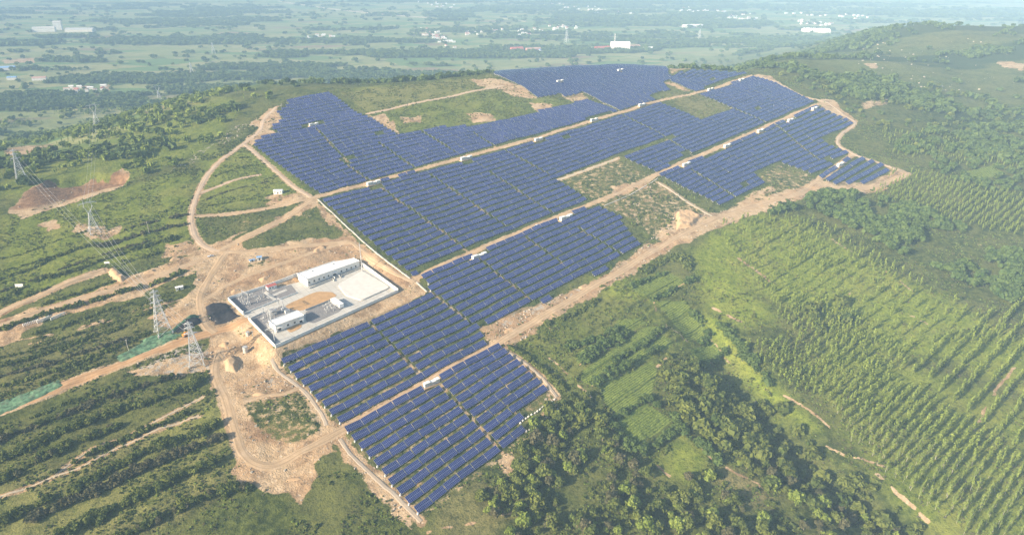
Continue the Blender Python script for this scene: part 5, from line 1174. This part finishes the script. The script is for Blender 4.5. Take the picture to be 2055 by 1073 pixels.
for p in [(480, 600), (486, 596), (492, 600), (498, 605), (484, 606), (492, 611), (499, 615), (512, 601), (518, 606), (505, 597), (524, 600)]: breaker(p, 0, 'white insulators on a stand in the upper gravel yard')
for p in [(528, 645), (534, 650), (540, 655), (546, 642), (538, 634), (552, 636)]: breaker(p, 0, 'white insulators on a stand around the transformer')
for p in [(652, 620), (657, 616), (661, 622), (666, 618), (670, 624), (664, 612), (674, 618), (656, 627)]: breaker(p, 0, 'white insulators on a stand beside the white container')
x, y = G1(549, 630); t = tag(empty('power_transformer', (x, y, padz(x, y) + .2), (0, 0, math.radians(38))), 'grey power transformer with radiators in the lower yard', 'transformer')
m = MB(); m.box((0, 0, 1.9), (5.0, 2.6, 2.8)); m.box((0, 0, .25), (5.8, 3.4, .5)); m.build('tank', M['steel'], t)
for s_ in (-1, 1):
    m = MB()
    for k in range(8): m.box((-2.0 + k * .57, s_ * 1.75, 1.9), (.16, .8, 2.3))
    m.build('radiator', M['steel'], t)
m = MB(); m.tube((-2.6, .6, 4.2), (1.2, .6, 4.2), .45, n=12); m.beam((-1.8, .6, 3.2), (-1.8, .6, 4), .15); m.beam((.5, .6, 3.2), (.5, .6, 4), .15); m.build('oil_tank', M['steel'], t)
for k in (-1, 0, 1): m = MB(); m.tube((k * 1.3, -.5, 3.2), (k * 1.5, -.8, 4.9), .2, .1); m.build('bushing', M['insul'], t)
for p, lab in [((570, 624), 'white switch cabinet at the left end of the earth bed'), ((577, 628), 'white switch cabinet between the earth bed and the service building')]:
    x, y = G1(*p); t = tag(empty('switch_cabinet', (x, y, padz(x, y) + .15), (0, 0, .67)), lab, 'cabinet'); m = MB(); m.box((0, 0, 1.3), (3.4, 2.0, 2.6)); m.build('body', M['white'], t); m = MB(); m.box((0, 0, 2.67), (3.7, 2.3, .14)); m.build('roof', M['conc_grey'], t); m = MB(); m.box((-.8, -1.02, 1.2), (1.4, .06, 2.0)); m.box((.8, -1.02, 1.2), (1.4, .06, 2.0)); m.build('door', M['steel'], t)
# ------------------------------------------------------------------ pylons
def pylon(px, h, kind, lab, rz=.75):
    x, y = G1(*px); z = hz(x, y); t = tag(empty('lattice_pylon', (x, y, z - .3), (0, 0, rz)), lab, 'pylon')
    bw, tw = h * .115, h * .022; m = MB(); th = .30 if h > 20 else .2
    zs = [0, .14, .27, .39, .50, .60, .69, .77, .84]
    if kind == 'cup': zs = [0, .15, .29, .42, .53, .62]
    def wdt(f): return bw * (1 - f / zs[-1]) ** 1.05 + tw
    cor = lambda f: [(s_ * wdt(f), q_ * wdt(f), f * h) for s_, q_ in ((-1, -1), (1, -1), (1, 1), (-1, 1))]
    for f0, f1 in zip(zs[:-1], zs[1:]):
        a, b = cor(f0), cor(f1)
        for k in range(4):
            m.beam(a[k], b[k], th); m.beam(a[k], b[(k + 1) % 4], th * .55); m.beam(a[(k + 1) % 4], b[k], th * .55); m.beam(b[k], b[(k + 1) % 4], th * .55)
    m.build('tower_body', M['pylon'], t)
    if kind == 'cup':
        a = cor(.62); m = MB()
        for s_ in (-1, 1):
            o1 = (s_ * h * .11, 0, h * .80)
            for q_ in (-1, 1):
                m.beam((s_ * tw, q_ * tw, .62 * h), (o1[0], q_ * .4, o1[2]), th * .8); m.beam((o1[0], q_ * .4, o1[2]), (s_ * h * .085, q_ * .4, .93 * h), th * .8); m.beam((-s_ * tw, q_ * tw, .62 * h), (s_ * h * .07, q_ * .4, .72 * h), th * .5)
            m.beam((s_ * h * .085, 0, .93 * h), (s_ * h * .10, 0, h), th * .7)
        m.build('window_frame', M['pylon'], t)
        m = MB(); m.beam((-h * .24, 0, .905 * h), (h * .24, 0, .905 * h), th); m.beam((-h * .24, 0, .905 * h), (0, 0, .95 * h), th * .7); m.beam((h * .24, 0, .905 * h), (0, 0, .95 * h), th * .7); m.beam((-h * .085, 0, .93 * h), (h * .085, 0, .93 * h), th * .7); m.build('crossarm', M['pylon'], t); arms = [(.905, .24)]
    else:
        m = MB(); m.beam((0, 0, .84 * h), (0, 0, h), th * .8, th * .4)
        for s_, q_ in ((-1, -1), (1, -1), (1, 1), (-1, 1)): m.beam((s_ * tw, q_ * tw, .84 * h), (0, 0, .97 * h), th * .7)
        m.build('peak', M['pylon'], t)
        arms = [(.70, .125), (.82, .10), (.92, .08)]
        for f, r in arms:
            m = MB()
            for s_ in (-1, 1):
                for q_ in (-1, 1): m.beam((0, q_ * tw, f * h - .5), (s_ * r * h, 0, f * h), th * .75); m.beam((0, q_ * tw, f * h + 1.0), (s_ * r * h, 0, f * h), th * .6)
            m.build('crossarm', M['pylon'], t)
    for f, r in arms:
        for s_ in (-1, 1): m = MB(); m.tube((s_ * r * h * .96, 0, f * h), (s_ * r * h * .96, 0, f * h - 2.0), .14, .14, 6); m.build('insulator_string', M['insul'], t)
    for s_, q_ in ((-1, -1), (1, -1), (1, 1), (-1, 1)): m = MB(); m.box((s_ * (bw + tw), q_ * (bw + tw), .2), (1.1, 1.1, 1.6)); m.build('footing', M['concrete'], t)
pylon((329, 668), 36, 'drum', 'grey lattice pylon standing on bare earth above the green netting'); pylon((396, 729), 34, 'drum', 'grey lattice pylon beside the orange road, right of the green netting', .35)
pylon((190, 466), 31, 'cup', 'lattice pylon with a forked head below the brown quarry'); pylon((45, 364), 36, 'drum', 'lattice pylon near the left edge, left of the quarry'); pylon((197, 257), 35, 'cup', 'lattice pylon on the wooded slope left of the rim road')
pylon((321, 204), 36, 'cup', 'lattice pylon in the green valley field above the rim road'); pylon((386, 152), 34, 'drum', 'hazy lattice pylon among valley woods'); pylon((429, 108), 36, 'drum', 'faint lattice pylon on the pale valley field'); pylon((1137, 86), 50, 'drum', 'faint tall pylon in the valley left of the white factory'); pylon((1403, 80), 40, 'drum', 'faint pylon in the valley right of the white factory')
def pole(px, h, lab):
    x, y = G1(*px); z = hz(x, y); t = tag(empty('utility_pole', (x, y, z)), lab, 'pole'); m = MB(); m.tube((0, 0, -.5), (0, 0, h), .2, .13, 8); m.build('pole', M['concrete'], t); m = MB(); m.beam((-.8, 0, h - .5), (.8, 0, h - .5), .12); m.build('crossarm', M['steel'], t)
pole((259, 706), 9.5, 'leaning pale concrete pole beside the green netting'); pole((487, 668), 5.5, 'short pale pole below the left wall of the substation'); pole((508, 677), 6, 'pale pole between the two round tanks'); pole((300, 470), 11, 'thin pole on the green terrace left of the rim road')
# ------------------------------------------------------------------ inverter stations along the farm roads
st_base = None
def station(px, lab, n=2, rz=None):
    global st_base
    x, y = G1(*px); z = hz(x, y)
    if st_base is None:
        t = empty('inverter_station', (0, 0, 0)); m = MB(); m.box((0, 0, .0), (13.5, 5.0, .8)); m.build('pad', M['road_tan'], t)
        for k, (cx, w, hh) in enumerate(((-3.6, 4.2, 2.9), (.7, 2.6, 2.3), (4.2, 3.2, 2.9))):
            m = MB(); m.box((cx, 0, .4 + hh / 2), (w, 2.5, hh)); o = m.build('cabin', M['white'], t)
            q = MB(); q.box((cx, 0, .46 + hh), (w + .3, 2.8, .14)); q.build('roof', M['roof_white'], o)
            q = MB(); q.box((cx - w * .22, -1.27, .5 + hh * .45), (w * .36, .06, hh * .75)); q.box((cx + w * .22, -1.27, .5 + hh * .45), (w * .36, .06, hh * .75)); q.build('door', M['steel'], o)
        st_base = t; o = t
    else: o = copy_tree(st_base)
    o.location = (x, y, z + .15); o.rotation_euler = (0, 0, math.radians(40) if rz is None else rz); o.scale = (1, 1, 1) if n == 2 else (1.25, 1.1, 1.1)
    tag(o, lab, 'inverter station', 'white inverter stations on the farm')
station((866, 771), 'pair of white inverter cabins beside the foreground dirt road', 2, math.radians(37))
for i, p in enumerate([(962, 517), (1136, 441), (1377, 333), (1459, 296), (1526, 265), (1586, 244), (1634, 222)]): station(p, 'white inverter cabins below the middle farm road, %s from left' % ordn(i + 1), 2 if i > 1 else 3)
for i, p in enumerate([(750, 371), (936, 320), (1081, 283), (1192, 244), (1288, 214), (1426, 182), (1488, 163)]): station(p, 'white inverter cabins below the upper farm road, %s from left' % ordn(i + 1), 2 if i > 1 else 3)
station((630, 252), 'white inverter cabins on a bare strip in the upper left solar block'); station((1124, 166), 'white inverter cabins in the far upper solar block, left one'); station((1245, 144), 'white inverter cabins in the far upper solar block, right one'); station((1686, 333), 'single white inverter station beside the branch road at the right end', 2)
# cabinets at the west ends of the nearest rows
cab = None
for (k, r), ids in rows.items():
    if k not in 'BC': continue
    i = ids[0]
    if i not in near_t: continue
    px_ = np.array([T[i, 0] - T[i, 2] * 5.4 + T[i, 3] * 1.9, T[i, 1] - T[i, 3] * 5.4 - T[i, 2] * 1.9])
    if k == 'B' and BR.index(r) > 10: continue
    if cab is None:
        cab = empty('combiner_box', (0, 0, 0)); m = MB(); m.box((0, 0, .35), (.8, .8, .9)); m.build('base', M['white'], cab); m = MB(); m.box((0, 0, 1.1), (.7, .4, .6)); m.build('box', M['roof_white'], cab); o = cab
    else: o = copy_tree(cab)
    o.location = (px_[0], px_[1], hz(*px_)); o.rotation_euler = (0, 0, math.atan2(T[i, 3], T[i, 2]))
    tag(o, 'white combiner box at the left end of the %s row %s the foreground dirt road' % (ordn(CR.index(r) + 1 if k == 'C' else BR.index(r) + 1), 'below' if k == 'C' else 'above'), 'combiner box', 'white boxes at the row ends')
# concrete drain beside the farm, kerb on the road
def low_strip(name, px, w, h, mat, lab, cat):
    L = spline(G(px), 2.0); d = np.gradient(L, axis=0); d /= np.linalg.norm(d, axis=1)[:, None]; nr = np.column_stack([-d[:, 1], d[:, 0]]) * w / 2
    z = hfull(L[:, 0], L[:, 1]); V = np.stack([np.column_stack([L - nr, z - .5]), np.column_stack([L - nr, z + h]), np.column_stack([L + nr, z + h]), np.column_stack([L + nr, z - .5])], 1).reshape(-1, 3)
    n = len(L); F = []
    for i in range(n - 1):
        for j in range(3): F.append((i * 4 + j, i * 4 + j + 1, i * 4 + j + 5, i * 4 + j + 4))
    tag(link(name, mesh_np(name, V, F, mat)), lab, cat)
low_strip('drain_wall', [(638, 402), (680, 440), (725, 482), (775, 522), (823, 558)], 1.0, .7, M['concrete'], 'pale concrete drain along the left edge of the solar rows', 'drain')
low_strip('drain_wall', [(836, 566), (846, 576), (857, 586)], 1.0, .6, M['concrete'], 'short pale drain by the right corner of the substation', 'drain')
low_strip('road_kerb', [(1212, 414), (1250, 398), (1290, 377), (1320, 358)], .7, .5, M['concrete'], 'white stone kerb along the middle farm road', 'kerb')
# ------------------------------------------------------------------ heaps, netting, hut, boards, tanks, vehicles
def heap(name, px, hgt, mat, lab, cat, seed=0, rough=.35):
    pl = G(px) ; a = np.array(pl); lo, hi = a.min(0) - 1, a.max(0) + 1; stp = .8
    gx, gy = np.arange(lo[0], hi[0], stp), np.arange(lo[1], hi[1], stp); X_, Y_ = np.meshgrid(gx, gy, indexing='ij'); x, y = X_.ravel(), Y_.ravel()
    sd = poly_sd(x, y, pl) + (fbm(x / 3, y / 3, 141 + seed, 3) - .5) * 1.5; m_ = sstep(.6, -3.0, sd)
    z = hfull(x, y) - .25 + hgt * m_ * (.65 + .7 * fbm(x / 4, y / 4, 143 + seed, 3)) + .25 * m_ + rough * (fbm(x / 1.1, y / 1.1, 145 + seed, 2) - .5) * m_
    ny = len(gy); nx = len(gx); idx = np.arange(nx * ny).reshape(nx, ny); F = np.stack([idx[:-1, :-1], idx[1:, :-1], idx[1:, 1:], idx[:-1, 1:]], -1).reshape(-1, 4)
    keep = (sd[F] < .6).any(1); F = F[keep]; u = np.unique(F); rm = np.full(nx * ny, -1); rm[u] = np.arange(len(u))
    return tag(link(name, mesh_np(name, np.column_stack([x, y, z])[u], rm[F], mat, smooth=True)), lab, cat)
heap('coal_heap', [(413, 616), (428, 608), (455, 607), (470, 625), (484, 634), (460, 645), (434, 652), (424, 640), (415, 628)], 1.1, M['coal'], 'flat black heap spread out left of the substation gate', 'heap', 1)
heap('coal_heap', [(352, 664), (378, 640), (402, 638), (406, 648), (376, 664), (356, 671)], 1.6, M['coal'], 'black heap behind the pylon, half covered by green netting', 'heap', 2)
heap('covered_mound', [(232, 718), (282, 689), (342, 668), (368, 673), (328, 693), (243, 729)], 1.1, M['netting'], 'earth bank covered with green netting below the orange road pylon', 'netting', 3)
heap('covered_mound', [(284, 684), (342, 666), (379, 637), (394, 633), (401, 637), (356, 663), (344, 671), (290, 690)], 2.6, M['netting'], 'bright green netting over the bank above the black heap', 'netting', 4)
heap('covered_mound', [(-10, 812), (60, 785), (118, 762), (131, 776), (70, 805), (-10, 838)], 1.1, M['netting'], 'long bank under green netting at the left edge beside the orange road', 'netting', 5)
heap('sand_heap', [(448, 722), (468, 710), (482, 724), (474, 748), (454, 744)], 2.6, M['road_tan'], 'pale sand heap below the round tank', 'heap', 6, .1)
heap('spoil_heap', [(216, 545), (232, 540), (256, 556), (244, 568), (226, 562)], 3.2, M['soil'], 'steep brown spoil heap between the two dirt tracks', 'heap', 7)
heap('spoil_heap', [(1356, 428), (1382, 422), (1408, 436), (1388, 456), (1358, 462)], 3.0, M['soil'], 'tan spoil heap above the access road bend', 'heap', 8)
for i, (cx, cy, r_, hh, lab) in enumerate([(300, 545, 9, 1.6, 'low brown spoil heap along the wide track'), (640, 500, 10, 1.5, 'long earth heap behind the control building'), (470, 585, 7, 1.2, 'small earth heap above the upper gravel yard'), (530, 560, 8, 1.3, 'earth heap between the yard track and the back wall'), (450, 690, 8, 1.4, 'stony heap between the orange road and the sand heap'), (520, 790, 9, 1.2, 'low orange heap inside the sandy loop'), (590, 960, 10, 1.6, 'earth bank at the tip of the sandy slope'), (350, 520, 8, 1.5, 'rubble heap left of the parked pickup'), (1020, 662, 8, 1.1, 'small spoil heap beside the access road'), (1170, 575, 7, 1.1, 'spoil heap on the verge of the access road')]):
    q = [(cx + r_ * (1.5 + .4 * math.sin(3 * t + i)) * math.cos(t), cy + r_ * .62 * (1 + .3 * math.cos(2 * t + i)) * math.sin(t) - .35 * r_ * math.cos(t)) for t in [k * 6.283 / 10 for k in range(10)]]
    heap('spoil_heap', q, hh, M['soil'], lab, 'heap', 20 + i, .5)
def block(name, px, dims, rz, mat, lab, cat, roof=None, z=0.0):
    x, y = G1(*px); t = tag(empty(name, (x, y, hz(x, y) + z), (0, 0, rz)), lab, cat); L, D, h = dims
    m = MB(); m.box((0, 0, h / 2 - .5), (L, D, h + 1)); m.build('wall', mat, t)
    m = MB(); m.add([(-L / 2 - .3, -D / 2 - .3, h), (L / 2 + .3, -D / 2 - .3, h), (L / 2 + .3, D / 2 + .3, h), (-L / 2 - .3, D / 2 + .3, h), (-L / 2 - .3, 0, h + D * .14), (L / 2 + .3, 0, h + D * .14)], [(0, 1, 5, 4), (2, 3, 4, 5), (0, 4, 3), (1, 2, 5), (0, 3, 2, 1)]); m.build('roof', roof or mat, t)
    m = MB(); m.box((0, -D / 2 - .03, 1.1), (min(1.2, L * .3), .1, 2.0)); m.build('door', M['dark'], t)
    for f in (-.32, .32): m = MB(); m.box((f * L, -D / 2 - .03, h * .55), (L * .16, .1, h * .3)); m.build('window', M['dark'], t)
    return t
block('site_hut', (559, 387), (8.5, 5, 3.2), .05, M['roof_white'], 'lone white hut beside the rim side road above the upper farm road', 'hut', M['roof_white'])
block('site_shed', (521, 520), (4, 3.6, 2.6), .3, M['white'], 'small blue roofed shed above the yard track', 'shed', M['blue']); block('site_shed', (506, 524), (4.4, 2.6, 1.6), .5, M['white'], 'low blue and white shed left of the blue roofed shed', 'shed', M['blue'])
block('site_hut', (361, 582), (5.5, 3, 2.4), .5, M['roof_white'], 'small white cabin on the terrace right of the tall pylon', 'hut', M['roof_white'])
for p, lab in [((40, 578), 'large white signboard on posts beside the dark hedge at the left edge'), ((216, 533), 'small white signboard above the spoil heap')]:
    x, y = G1(*p); t = tag(empty('signboard', (x, y, hz(x, y)), (0, 0, .12)), lab, 'signboard'); w = 6.0 if p[0] < 100 else 4.2
    m = MB(); m.box((0, 0, 2.2), (w, .15, 2.8 if w > 5 else 1.6)); m.build('board', M['roof_white'], t)
    for s_ in (-1, 1): m = MB(); m.beam((s_ * w * .35, .1, -.4), (s_ * w * .35, .1, 2.4), .16); m.build('post', M['steel'], t)
for p, r, h_, lab in [((493, 705), 1.7, 4.2, 'round pale concrete tank standing on bare earth below the substation'), ((498, 672), 1.3, 2.8, 'smaller round pale tank near the left substation wall')]:
    x, y = G1(*p); t = tag(empty('water_tank', (x, y, hz(x, y))), lab, 'tank'); m = MB(); m.tube((0, 0, -.4), (0, 0, h_), r, r, 20); m.build('shell', M['concrete'], t); m = MB(); m.tube((0, 0, h_), (0, 0, h_ + .15), r * 1.06, r * 1.06, 20); m.tube((.5, 0, h_ + .15), (.5, 0, h_ + .3), .35, .35, 10); m.build('lid', M['conc_grey'], t)
def car(px, rz, mat, lab, pick=False):
    x, y = G1(*px); t = tag(empty('pickup_truck' if pick else 'parked_car', (x, y, hz(x, y) + .3), (0, 0, rz)), lab, 'pickup truck' if pick else 'car')
    m = MB(); m.add([(-2.5, -.9, .45), (2.5, -.9, .45), (2.5, .9, .45), (-2.5, .9, .45), (-2.5, -.92, 1.0), (2.45, -.88, .95), (2.45, .88, .95), (-2.5, .92, 1.0)], [(0, 3, 2, 1), (4, 5, 6, 7), (0, 1, 5, 4), (1, 2, 6, 5), (2, 3, 7, 6), (3, 0, 4, 7)]); m.build('body', mat, t)
    x0, x1 = (-.6, 1.3) if pick else (-2.2, 1.3); m = MB(); m.add([(x0, -.86, 1.0), (x1, -.86, 1.0), (x1, .86, 1.0), (x0, .86, 1.0), (x0 + .25, -.7, 1.65), (x1 - .65, -.7, 1.65), (x1 - .65, .7, 1.65), (x0 + .25, .7, 1.65)], [(4, 5, 6, 7), (0, 1, 5, 4), (1, 2, 6, 5), (2, 3, 7, 6), (3, 0, 4, 7)]); m.build('cabin', M['dark'], t)
    m = MB(); m.box(((x0 + x1) / 2 - .2, 0, 1.68), (x1 - x0 - .9, 1.36, .06)); m.build('roof', mat, t)
    for sx in (-1.55, 1.55):
        for sy in (-.85, .85): m = MB(); m.tube((sx, sy - .12, .38), (sx, sy + .12, .38), .38, .38, 14); m.build('wheel', M['black'], t)
car((423, 515), .55, M['carwhite'], 'silver pickup truck parked where the dirt tracks meet', True); car((1078, 456), .62, M['carwhite'], 'white car on the middle farm road left of the second inverter cabins')
x, y = G1(373, 677); t = tag(empty('excavator', (x, y, hz(x, y)), (0, 0, .9)), 'orange excavator beside the pylon on the orange road', 'excavator')
for s_ in (-1, 1): m = MB(); m.box((0, s_ * 1.1, .45), (3.6, .6, .7)); m.build('track', M['black'], t)
m = MB(); m.box((-.4, 0, 1.35), (3.0, 2.4, 1.0)); m.build('body', M['orange'], t); m = MB(); m.box((.5, .7, 2.2), (1.3, 1.0, 1.3)); m.build('cab', M['orange'], t)
m = MB(); m.beam((1.0, -.3, 1.6), (3.4, -.3, 3.8), .45, .35); m.beam((3.4, -.3, 3.8), (5.0, -.3, 1.6), .35, .3); m.build('boom', M['orange'], t); m = MB(); m.box((5.0, -.3, 1.1), (.8, .9, .9)); m.build('bucket', M['steel'], t)
# loose concrete footings waiting for panels, and white posts by the lower track
def run(p0, p1, n): return [(p0[0] + (p1[0] - p0[0]) * k / (n - 1), p0[1] + (p1[1] - p0[1]) * k / (n - 1)) for k in range(n)]
for a_, b_, n, lab in [((1044, 849), (1113, 800), 13, 'white concrete footing in the upper empty line right of the lowest rows'), ((1085, 845), (1126, 815), 8, 'white concrete footing in the lower empty line right of the lowest rows'), ((1056, 866), (1074, 855), 4, 'white concrete footing in the short line at the thicket edge')]:
    for x, y in G(run(a_, b_, n)):
        m = MB(); m.box((0, 0, .25), (1.1, .8, .9)); m.tube((0, 0, .7), (0, 0, 1.3), .12, .12, 8); o = m.build('concrete_footing', M['roof_white']); o.location = (x + rng.normal(0, .2), y + rng.normal(0, .2), hz(x, y)); o.rotation_euler = (0, 0, rng.uniform(.5, .8)); tag(o, lab, 'footing', lab.replace('white concrete footing', 'footings'))
for a_, b_, n in [((48, 658), (78, 648), 10), ((76, 651), (100, 641), 10), ((103, 643), (130, 632), 12)]:
    for x, y in G(run(a_, b_, n)):
        m = MB(); m.beam((0, 0, -.4), (0, 0, 2.4), .35); m.beam((0, 0, 2.3), (1.0, .8, 1.5), .25); o = m.build('white_post', M['roof_white']); o.location = (x, y, hz(x, y)); tag(o, 'white post in the fence line below the hedge of the wide track', 'post', 'white posts below the wide track')
# stones strewn over the bare ground
def stones():
    q = []
    for poly, dens in [(ROCK[i][0], .10) for i in range(len(ROCK)) if i != 1] + [(SOIL[0][0], .035), (SOIL[5][0], .07), (SOIL[6][0], .03), (SOIL[7][0], .05), (SOIL[2][0], .02), (G([(1700, 92), (1760, 95), (1860, 150), (2000, 190), (2055, 215), (1900, 215), (1800, 165), (1730, 130)]), .0016), (G([(1660, 120), (1740, 90), (2055, 80), (2055, 200), (1800, 180)]), .0016)]:
        p = scatter_in(poly, dens, px=False); f = fbm(p[:, 0] / 11, p[:, 1] / 11, 151, 3); p = p[(f > .48)]; q.append(p[(road_dist(p[:, 0], p[:, 1]) > .2) & ~in_farm(p[:, 0], p[:, 1], .5) & (poly_sd(p[:, 0], p[:, 1], SUBST_W) > 3)])
    p = np.vstack(q); s = rng.uniform(0, 1, len(p)) ** 3.5 * 1.1 + .25
    s = s * np.clip(np.hypot(p[:, 0], p[:, 1]) / 700, 1, 2.6)
    pr = []
    for k in range(6):
        c = np.array([(x, y, z) for z in (-.3, .55) for x, y in ((-.6, -.6), (.6, -.6), (.6, .6), (-.6, .6))]) + R0.normal(0, .16, (8, 3)); c[4:, :2] *= .72
        pr.append((c, np.array([(0, 3, 2, 1), (4, 5, 6, 7), (0, 1, 5, 4), (1, 2, 6, 5), (2, 3, 7, 6), (3, 0, 4, 7)])))
    tag(scatter_mesh('stones', pr, ground_pts(p), np.column_stack([s, s, s * .8]), M['rubble']), 'pale stones strewn over the bare ground', 'stones', kind='stuff')
stones()
# ------------------------------------------------------------------ villages and works in the valley
hb_ = {}
def house(px, L, D, h, wm, rm, lab, grp, name='village_house', cat='house', rz=None):
    x, y = G1(*px) if not isinstance(px, np.ndarray) else px
    key = (L, D, h, wm, rm)
    if key not in hb_:
        m = MB(); m.box((0, 0, h / 2 - 1), (L, D, h + 2)); a = m.build('wall', M[wm]); r = MB()
        r.add([(-L / 2 - .4, -D / 2 - .4, h), (L / 2 + .4, -D / 2 - .4, h), (L / 2 + .4, D / 2 + .4, h), (-L / 2 - .4, D / 2 + .4, h), (-L / 2 - .4, 0, h + D * .22), (L / 2 + .4, 0, h + D * .22)], [(0, 1, 5, 4), (2, 3, 4, 5), (0, 4, 3), (1, 2, 5), (0, 3, 2, 1)])
        hb_[key] = (a.data, r.build('roof', M[rm]).data)
        for o in [o for o in COL.objects if o.parent is None and o.name.split('.')[0] in ('wall', 'roof')]: bpy.data.objects.remove(o)
    t = empty(name, (x, y, hz(x, y)), (0, 0, rng.choice([.3, .35, 1.9]) if rz is None else rz)); link('wall', hb_[key][0], t); link('roof', hb_[key][1], t)
    tag(t, lab, cat, grp); return t
VIL = [((600, 84, 665, 72), 16, 'village half way along the valley left of the long far road'), ((850, 62, 905, 90), 34, 'white village in the valley above the meadow path'), ((935, 68, 1005, 58), 16, 'row of white houses right of the white village'), ((1035, 66, 1165, 52), 26, 'long strip of white houses above the white factory'),
       ((1365, 18, 1520, 42), 44, 'large hazy village at the top right of the valley'), ((1580, 28, 1735, 36), 18, 'distant village near the top edge on the right'), ((850, 8, 905, 12), 10, 'distant settlement near the top edge in the middle'), ((1110, 12, 1300, 34), 22, 'scattered houses near the top edge right of the middle'), ((140, 184, 215, 178), 9, 'white farm buildings in the woods at the left'), ((1595, 46, 1680, 52), 12, 'pale houses above the row of white sheds')]
for (x0, y0, x1, y1), n, lab in VIL:
    for k in range(int(n * 1.5)):
        f = rng.random(); p = (x0 + (x1 - x0) * f + rng.normal(0, 7), y0 + (y1 - y0) * f + rng.normal(0, 3.2))
        p = (p[0], max(5, p[1])); sc = 1.0
        house(p, *[(13, 7, 5), (11, 7, 4), (16, 8, 5), (10, 7, 6)][int(rng.integers(4))], *[('hwall', 'roof_white'), ('hwall', 'roof_white'), ('hwall', 'hroof'), ('hwall', 'redroof')][int(rng.integers(4))], 'small house in the ' + lab if len(lab.split()) < 12 else 'house in the ' + lab, 'houses of the ' + lab)
def works(px, L, D, h, wm, rm, lab, rz=.35, name='factory_hall'): return house(px, L, D, h, wm, rm, lab, None, name, 'factory', rz)
w = works((1244, 101), 62, 24, 22, 'hwall', 'roof_white', 'tall white factory block in the valley behind the hill', .0)
x, y = G1(1233, 97); t = tag(empty('factory_chimney', (x, y, hz(x, y))), 'thin tall chimney of the white factory', 'chimney'); m = MB(); m.tube((0, 0, -1), (0, 0, 46), 1.8, 1.1, 12); m.build('stack', M['hwall'], t)
works((1208, 101), 52, 22, 8, 'redwall', 'redroof', 'red roofed hall left of the white factory'); works((1037, 103), 40, 22, 9, 'redwall', 'redroof', 'reddish hall far left of the white factory'); works((1070, 103), 48, 18, 8, 'redwall', 'hroof', 'long reddish hall left of the pylon by the white factory'); works((1092, 104), 34, 14, 6, 'hwall', 'blue', 'blue roofed shed right of the long reddish hall'); works((1272, 98), 40, 18, 9, 'hwall', 'hroof', 'low brown roofed hall right of the white factory'); works((1300, 100), 34, 14, 6, 'hwall', 'roof_white', 'low white hall at the right end of the white factory'); works((1185, 100), 24, 12, 6, 'hwall', 'roof_white', 'small white building left of the red roofed hall')
for i, xx in enumerate((1618, 1628, 1638, 1648, 1656)): works((xx, 64 + i * .4), 30, 30, 9, 'hwall', 'roof_white', 'white square shed, %s of five in a row in the valley' % ordn(i + 1), .1, 'white_shed')
works((90, 64), 80, 30, 14, 'hwall', 'concrete', 'grey plant building at the far left of the valley'); works((118, 60), 30, 26, 30, 'hwall', 'concrete', 'tall grey tower block of the far left plant'); works((162, 64), 110, 30, 9, 'concrete', 'conc_grey', 'long pale hall right of the far left plant', .05); works((12, 141), 46, 18, 7, 'hwall', 'blue', 'blue roofed hall at the left edge'); works((25, 160), 20, 12, 6, 'hwall', 'blue', 'small blue shed in the woods at the left edge'); works((80, 161), 30, 14, 6, 'hwall', 'hroof', 'farmhouse in the woods near the left edge'); works((1390, 55), 90, 20, 8, 'hwall', 'roof_white', 'long white hall below the large hazy village', .2)
for x0, y0, x1, y1, nm_, ww in [(560, 3, 860, 36, 'far_highway', 26), (1012, 38, 1056, 44, 'far_road', 14), (1362, 54, 1475, 50, 'far_bare_strip', 45), (345, 44, 455, 41, 'far_bare_strip', 60), (1880, 50, 1850, 50, 'far_bare_strip', 60)]:
    L = G([(x0 + (x1 - x0) * k / 24, y0 + (y1 - y0) * k / 24 + (4 * math.sin(k / 24 * 3.14) if nm_ == 'far_highway' else 0)) for k in range(25)])
    ribbon(nm_, spline(L, 25), ww, M['road_pale'], 1.6)

# conductors between the pylons on the left
def wires(p0, p1, h0, h1, lab, r=.055):
    a, b = G1(*p0), G1(*p1); za, zb = hz(*a) + h0, hz(*b) + h1; d = np.array([b[0] - a[0], b[1] - a[1]]); d /= np.hypot(*d); nr = np.array([-d[1], d[0]]); m = MB()
    for s_ in (-3.2, 0, 3.2):
        q = [(a[0] + (b[0] - a[0]) * k / 14 + nr[0] * s_, a[1] + (b[1] - a[1]) * k / 14 + nr[1] * s_, za + (zb - za) * k / 14 - 9 * (1 - (2 * k / 14 - 1) ** 2)) for k in range(15)]
        for u, v in zip(q[:-1], q[1:]): m.tube(u, v, r, r, 5)
    tag(m.build('power_line', M['steel']), lab, 'power line')
wires((329, 668), (190, 466), 27, 27, 'three sagging wires from the tall pylon to the forked head pylon'); wires((396, 729), (45, 364), 26, 27, 'three sagging wires from the orange road pylon to the pylon near the left edge'); wires((190, 466), (197, 257), 28, 31, 'three sagging wires down the wooded slope at the left')


# ------------------------------------------------------------------ haze
hb = MB(); hb.hexa([(-16000, -400, -345), (16000, -400, -345), (16000, 14000, -345), (-16000, 14000, -345), (-16000, -400, 12), (16000, -400, 12), (16000, 14000, 12), (-16000, 14000, 12)])
hm = bpy.data.materials.new('haze'); hm.use_nodes = True; t_ = hm.node_tree; t_.nodes.clear()
pv = t_.nodes.new('ShaderNodeVolumePrincipled'); pv.inputs['Color'].default_value = (.45, .71, 1.0, 1); pv.inputs['Density'].default_value = .000205; pv.inputs['Anisotropy'].default_value = -.20
om = t_.nodes.new('ShaderNodeOutputMaterial'); t_.links.new(pv.outputs[0], om.inputs['Volume'])
hz_o = hb.build('haze', hm); tag(hz_o, 'pale blue haze over the hills and the valley', 'haze', kind='stuff')
